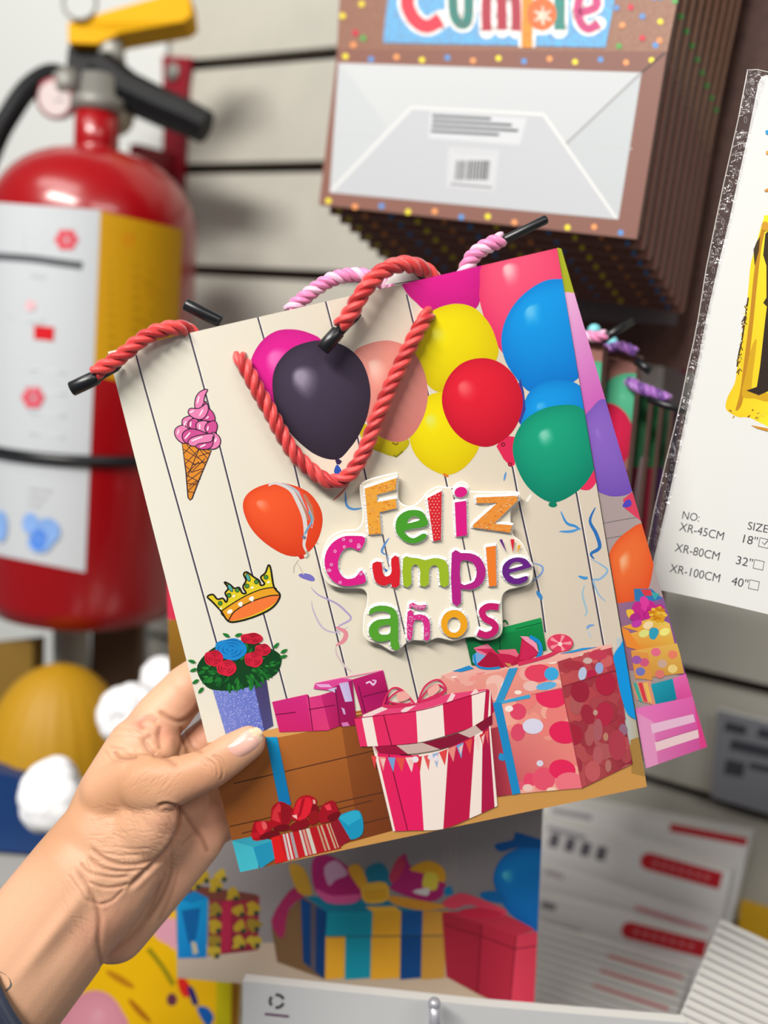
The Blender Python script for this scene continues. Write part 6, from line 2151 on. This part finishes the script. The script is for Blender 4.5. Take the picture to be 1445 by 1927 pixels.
# thenar fold under the thumb, then round the ball of the thumb to the wrist
crease(HZ((790, 830), (830, 822), (885, 838)), 3.0, 1.6)
crease(HZ((880, 835), (895, 880), (880, 950), (840, 1030), (780, 1110), (700, 1190), (640, 1250)), 4.5, 2.2)
crease(HZ((885, 640), (820, 600), (760, 590)), 5, .6)
for pts, w_, d_ in (((( 450, 1045), (520, 1100), (600, 1130), (690, 1130), (760, 1105)), 4.0, 1.0),
                    (((440, 1095), (520, 1150), (620, 1165), (720, 1150)), 3.2, .8),
                    (((400, 1120), (450, 1170), (560, 1195), (640, 1190)), 3.0, .7),
                    (((440, 1215), (520, 1245), (600, 1240), (640, 1225)), 3.2, .8),
                    (((520, 1075), (600, 1085), (700, 1080)), 2.6, .4),
                    (((560, 1040), (660, 1050), (760, 1040)), 2.4, .3),
                    (((380, 1160), (430, 1230), (470, 1310), (495, 1400), (490, 1500), (500, 1600), (512, 1660)), 5.0, .9),
                    (((340, 1180), (400, 1260), (450, 1330)), 3.0, .4),
                    (((430, 1300), (480, 1330), (540, 1330)), 3.0, .4),
                    (((620, 1250), (560, 1310), (500, 1330)), 3.0, .5),
                    (((520, 1600), (600, 1540), (700, 1440), (760, 1330), (800, 1200)), 7.0, .5),
                    (((720, 1420), (790, 1320), (850, 1180), (850, 1060)), 6.0, .6),
                    (((790, 1420), (850, 1290), (890, 1150)), 5.0, .4),
                    (((905, 860), (960, 940), (1010, 1010), (1040, 1080)), 5.0, 1.0),
                    (((900, 1040), (960, 980), (1000, 1000)), 4.0, .4),
                    # thumb knuckle
                    (((1050, 590), (1095, 620), (1110, 670), (1100, 710)), 2.0, .45), (((1030, 600), (1075, 640), (1085, 690)), 2.0, .4), (((1010, 590), (1050, 630), (1065, 680)), 1.8, .3),
                    (((1060, 585), (1105, 605), (1125, 650)), 1.8, .3), (((1000, 610), (1030, 650)), 1.6, .25),
                    # base of the index finger
                    (((790, 365), (840, 400), (900, 420), (960, 385), (1010, 320)), 4.5, 1.1), (((720, 460), (700, 420), (740, 400), (790, 420)), 6, .7),
                    (((760, 490), (720, 510), (740, 560), (780, 585)), 6, .8), (((800, 440), (790, 490), (800, 560)), 5, .6), (((900, 440), (905, 520), (885, 590)), 4, .9),
                    (((920, 470), (960, 540), (1010, 575)), 4, .6),
                    (((560, 570), (600, 595), (650, 600), (690, 590)), 5, .8), (((540, 545), (610, 560), (670, 590)), 3, .3), (((520, 560), (560, 610), (620, 620)), 3, .3),
                    (((530, 500), (640, 490), (730, 520)), 2.4, .22), (((540, 470), (640, 450), (720, 480)), 2.4, .2), (((560, 440), (660, 470), (760, 560)), 2.4, .2)):
    crease(HZ(*pts), w_, d_)
# tendons and pads
bump_(*HZ.p(740, 640), 34, .9, 22, -20)
bump_(*HZ.p(780, 940), 42, 2.2, 50)
bump_(*HZ.p(850, 510), 14, 1.6, 24, -10)
bump_(*HZ.p(760, 470), 16, 1.2, 22, 30)
bump_(*HZ.p(1080, 670), 16, .5, 16)
bump_(*HZ.p(560, 1430), 40, 1.0, 26, -40)
bump_(*HZ.p(700, 1330), 16, .9, 70, 35)
bump_(*HZ.p(820, 1240), 14, .7, 60, 30)
bump_(*HZ.p(260, 1480), 14, 1.2, 120, 38)
bump_(*HZ.p(340, 1520), 22, -1.0, 80, 38)
# fine grain of lines over the back of the thumb base and the wrist
frng = random.Random(21)
for i in range(200):
    x_, y_ = frng.uniform(430, 880), frng.uniform(820, 1180)
    a_ = frng.choice((frng.gauss(.12, .16), frng.gauss(1.0, .2)))
    l_ = frng.uniform(30, 90)
    crease([HZ.p(x_, y_), HZ.p(x_ + l_ * .5 * math.cos(a_), y_ + l_ * .5 * math.sin(a_) + 3), HZ.p(x_ + l_ * math.cos(a_), y_ + l_ * math.sin(a_))], 1.5, frng.uniform(.08, .22), ridge=0.2)
for i in range(60):
    x_, y_ = frng.uniform(560, 900), frng.uniform(600, 800)
    a_ = frng.gauss(-.75, .15)
    l_ = frng.uniform(30, 80)
    crease([HZ.p(x_, y_), HZ.p(x_ + l_ * math.cos(a_), y_ + l_ * math.sin(a_))], 1.4, frng.uniform(.07, .15), smooth=False, ridge=.2)
for i in range(40):
    x_, y_ = frng.uniform(300, 480), frng.uniform(1120, 1500)
    a_ = frng.gauss(.9, .25)
    l_ = frng.uniform(40, 110)
    crease([HZ.p(x_, y_), HZ.p(x_ + l_ * math.cos(a_), y_ + l_ * math.sin(a_))], 1.5, frng.uniform(.08, .2), smooth=False, ridge=.2)

V2 = V + NRM * DISP[:, None]
for x_, y_, r_, a_, ry_, an_ in ((700, 430, 26, .8, 18, 30), (820, 480, 26, .6, 26, 0), (960, 340, 40, .4, 24, -40), (1040, 900, 60, .55, 80, 30), (1000, 480, 30, .5, 30, 0),
                                 (520, 1440, 70, .45, 40, -40), (600, 1560, 70, .4, 30, -35), (900, 300, 60, .25, 30, -50), (850, 930, 40, .3, 40, 0), (870, 1200, 50, .3, 80, 30), (1200, 520, 40, .3, 30, 0)):
    flush(*HZ.p(x_, y_), r_, a_, ry_, an_)
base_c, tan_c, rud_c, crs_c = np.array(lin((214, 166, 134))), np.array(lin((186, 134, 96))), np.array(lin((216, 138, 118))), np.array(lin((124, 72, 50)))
# the back of the thumb is more tanned than the palm
d_t, _ = seg_dist(PX, HZ((250, 1000), (560, 800), (720, 680), (1080, 640)))
tan_k = np.exp(-(d_t / 62) ** 2)
colr = base_c + (tan_c - base_c) * (tan_k * .7)[:, None]
colr = colr + (rud_c - colr) * np.clip(RUDDY, 0, 1)[:, None] * .8
colr = colr + (crs_c - colr) * np.clip(DARK, 0, 1)[:, None] * .45  # shade in the skin folds painted into the colour

SKIN = mat('skin', vcol=True, rough=.48, spec=.35, bump=(1500, .18))
_b = SKIN.node_tree.nodes['Principled BSDF']
_b.inputs['Subsurface Weight'].default_value = 0.12
_b.inputs['Subsurface Radius'].default_value = (0.004, 0.0016, 0.001)
_b.inputs['Subsurface Scale'].default_value = 0.6
root_p = Vector(P3(60, 1780, .43))
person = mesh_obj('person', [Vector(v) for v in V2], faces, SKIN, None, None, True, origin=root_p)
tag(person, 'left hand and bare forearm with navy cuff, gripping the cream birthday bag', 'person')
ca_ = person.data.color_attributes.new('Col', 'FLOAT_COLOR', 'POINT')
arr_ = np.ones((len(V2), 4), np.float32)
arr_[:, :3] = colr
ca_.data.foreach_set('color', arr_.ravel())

# thumb nail: a curved plate seated on the tip
NAIL = mat('thumb_nail', vcol=True, rough=.25, spec=.5, coat=.3)
nail_out = HZ((1135, 545), (1160, 520), (1205, 480), (1250, 452), (1285, 448), (1308, 470), (1310, 505), (1285, 540), (1240, 575), (1190, 592), (1150, 570))
no = [np.array(p) for p in sm(nail_out, 4)]
nc = np.mean(no, axis=0)
from mathutils.bvhtree import BVHTree
bvh = BVHTree.FromPolygons([Vector(v) for v in V2], faces)
nv, nf, ncol = [], [], []
RN = 7
for k in range(RN + 1):
    t = k / RN
    for p in no:
        q = nc + (p - nc) * t
        d = ray(q[0], q[1]).normalized()
        h = bvh.ray_cast(CAM, d, 2.0)[0]
        if h is None or (h - CAM).dot(FWD) > .424:
            h = CAM + ray(q[0], q[1]) * .4205
        lift = .00075 * (1 - t ** 4) + .00012
        nv.append(h - FWD * lift)
        ax = (q - np.array(HZ.p(1140, 560))) @ np.array((.82, -.57))
        f_ = ax / 62
        c_ = mixc((222, 166, 152), (226, 182, 168), min(1, f_))
        if f_ > .90 + .05 * math.sin(q[1] * .2):
            c_ = (226, 204, 172)
        ncol.append(lin(c_))
m_ = len(no)
for k in range(RN):
    for i in range(m_):
        j = (i + 1) % m_
        nf.append((k * m_ + i, k * m_ + j, (k + 1) * m_ + j, (k + 1) * m_ + i))
nl = mesh_obj('thumb_nail', nv, nf, NAIL, person, None, True)
a_ = nl.data.color_attributes.new('Col', 'FLOAT_COLOR', 'POINT')
arr_ = np.ones((len(nv), 4), np.float32)
arr_[:, :3] = np.array(ncol)
a_.data.foreach_set('color', arr_.ravel())

# small ring-shaped tattoo at the cuff, laid on the skin
tv, tf = [], []
to = sm(HZ((-40, 1660), (0, 1665), (40, 1690), (55, 1730), (30, 1760)), 6, False)
for i, p in enumerate(to):
    for s_ in (-1.6, 1.6):
        d = ray(p[0] + s_ * .8, p[1] + s_ * .8).normalized()
        h = bvh.ray_cast(CAM, d, 2.0)[0]
        tv.append((h if h else CAM + d * .4) - FWD * .0002)
for i in range(len(to) - 1):
    tf.append((2 * i, 2 * i + 1, 2 * i + 3, 2 * i + 2))
mesh_obj('tattoo', tv, tf, mat('tattoo_ink', (98, 96, 92), rough=.6), person)

# navy sleeve cuff
sl = MB()
ax0, ax1 = P3(-24, 1951, .432), P3(96, 1791, .432)
T = (ax1 - ax0).normalized()
nn_ = (VIEW - T * VIEW.dot(T)).normalized()
mm_ = T.cross(nn_)
rows = []
for i in range(16):
    t = i / 15
    r_ = .0312 + .002 * math.sin(i * 1.3) - .0006 * i / 15
    rows.append((ax0.lerp(ax1, t), r_))
rows.append((ax1 + T * .0006, .0305))
rows.append((ax1 - T * .002, .029))
rows.append((ax1 - T * .02, .0286))
SEG = 64
vs_, fs_ = [], []
for c_, r_ in rows:
    for s in range(SEG):
        th = 2 * math.pi * s / SEG
        rr = r_ * (1 + .015 * math.sin(3 * th + 1))
        vs_.append(c_ + nn_ * math.cos(th) * rr * .86 + mm_ * math.sin(th) * rr - T * (.013 * (1 + math.sin(th)) + .03 * max(0, .25 - math.cos(th))))
for i in range(len(rows) - 1):
    for s in range(SEG):
        t = (s + 1) % SEG
        fs_.append((i * SEG + s, i * SEG + t, (i + 1) * SEG + t, (i + 1) * SEG + s))
sl.add(vs_, fs_)
sl.build('sleeve', mat('navy_cloth', (22, 32, 56), rough=.85, sheen=.3, bump=(1400, .5)), person, True)
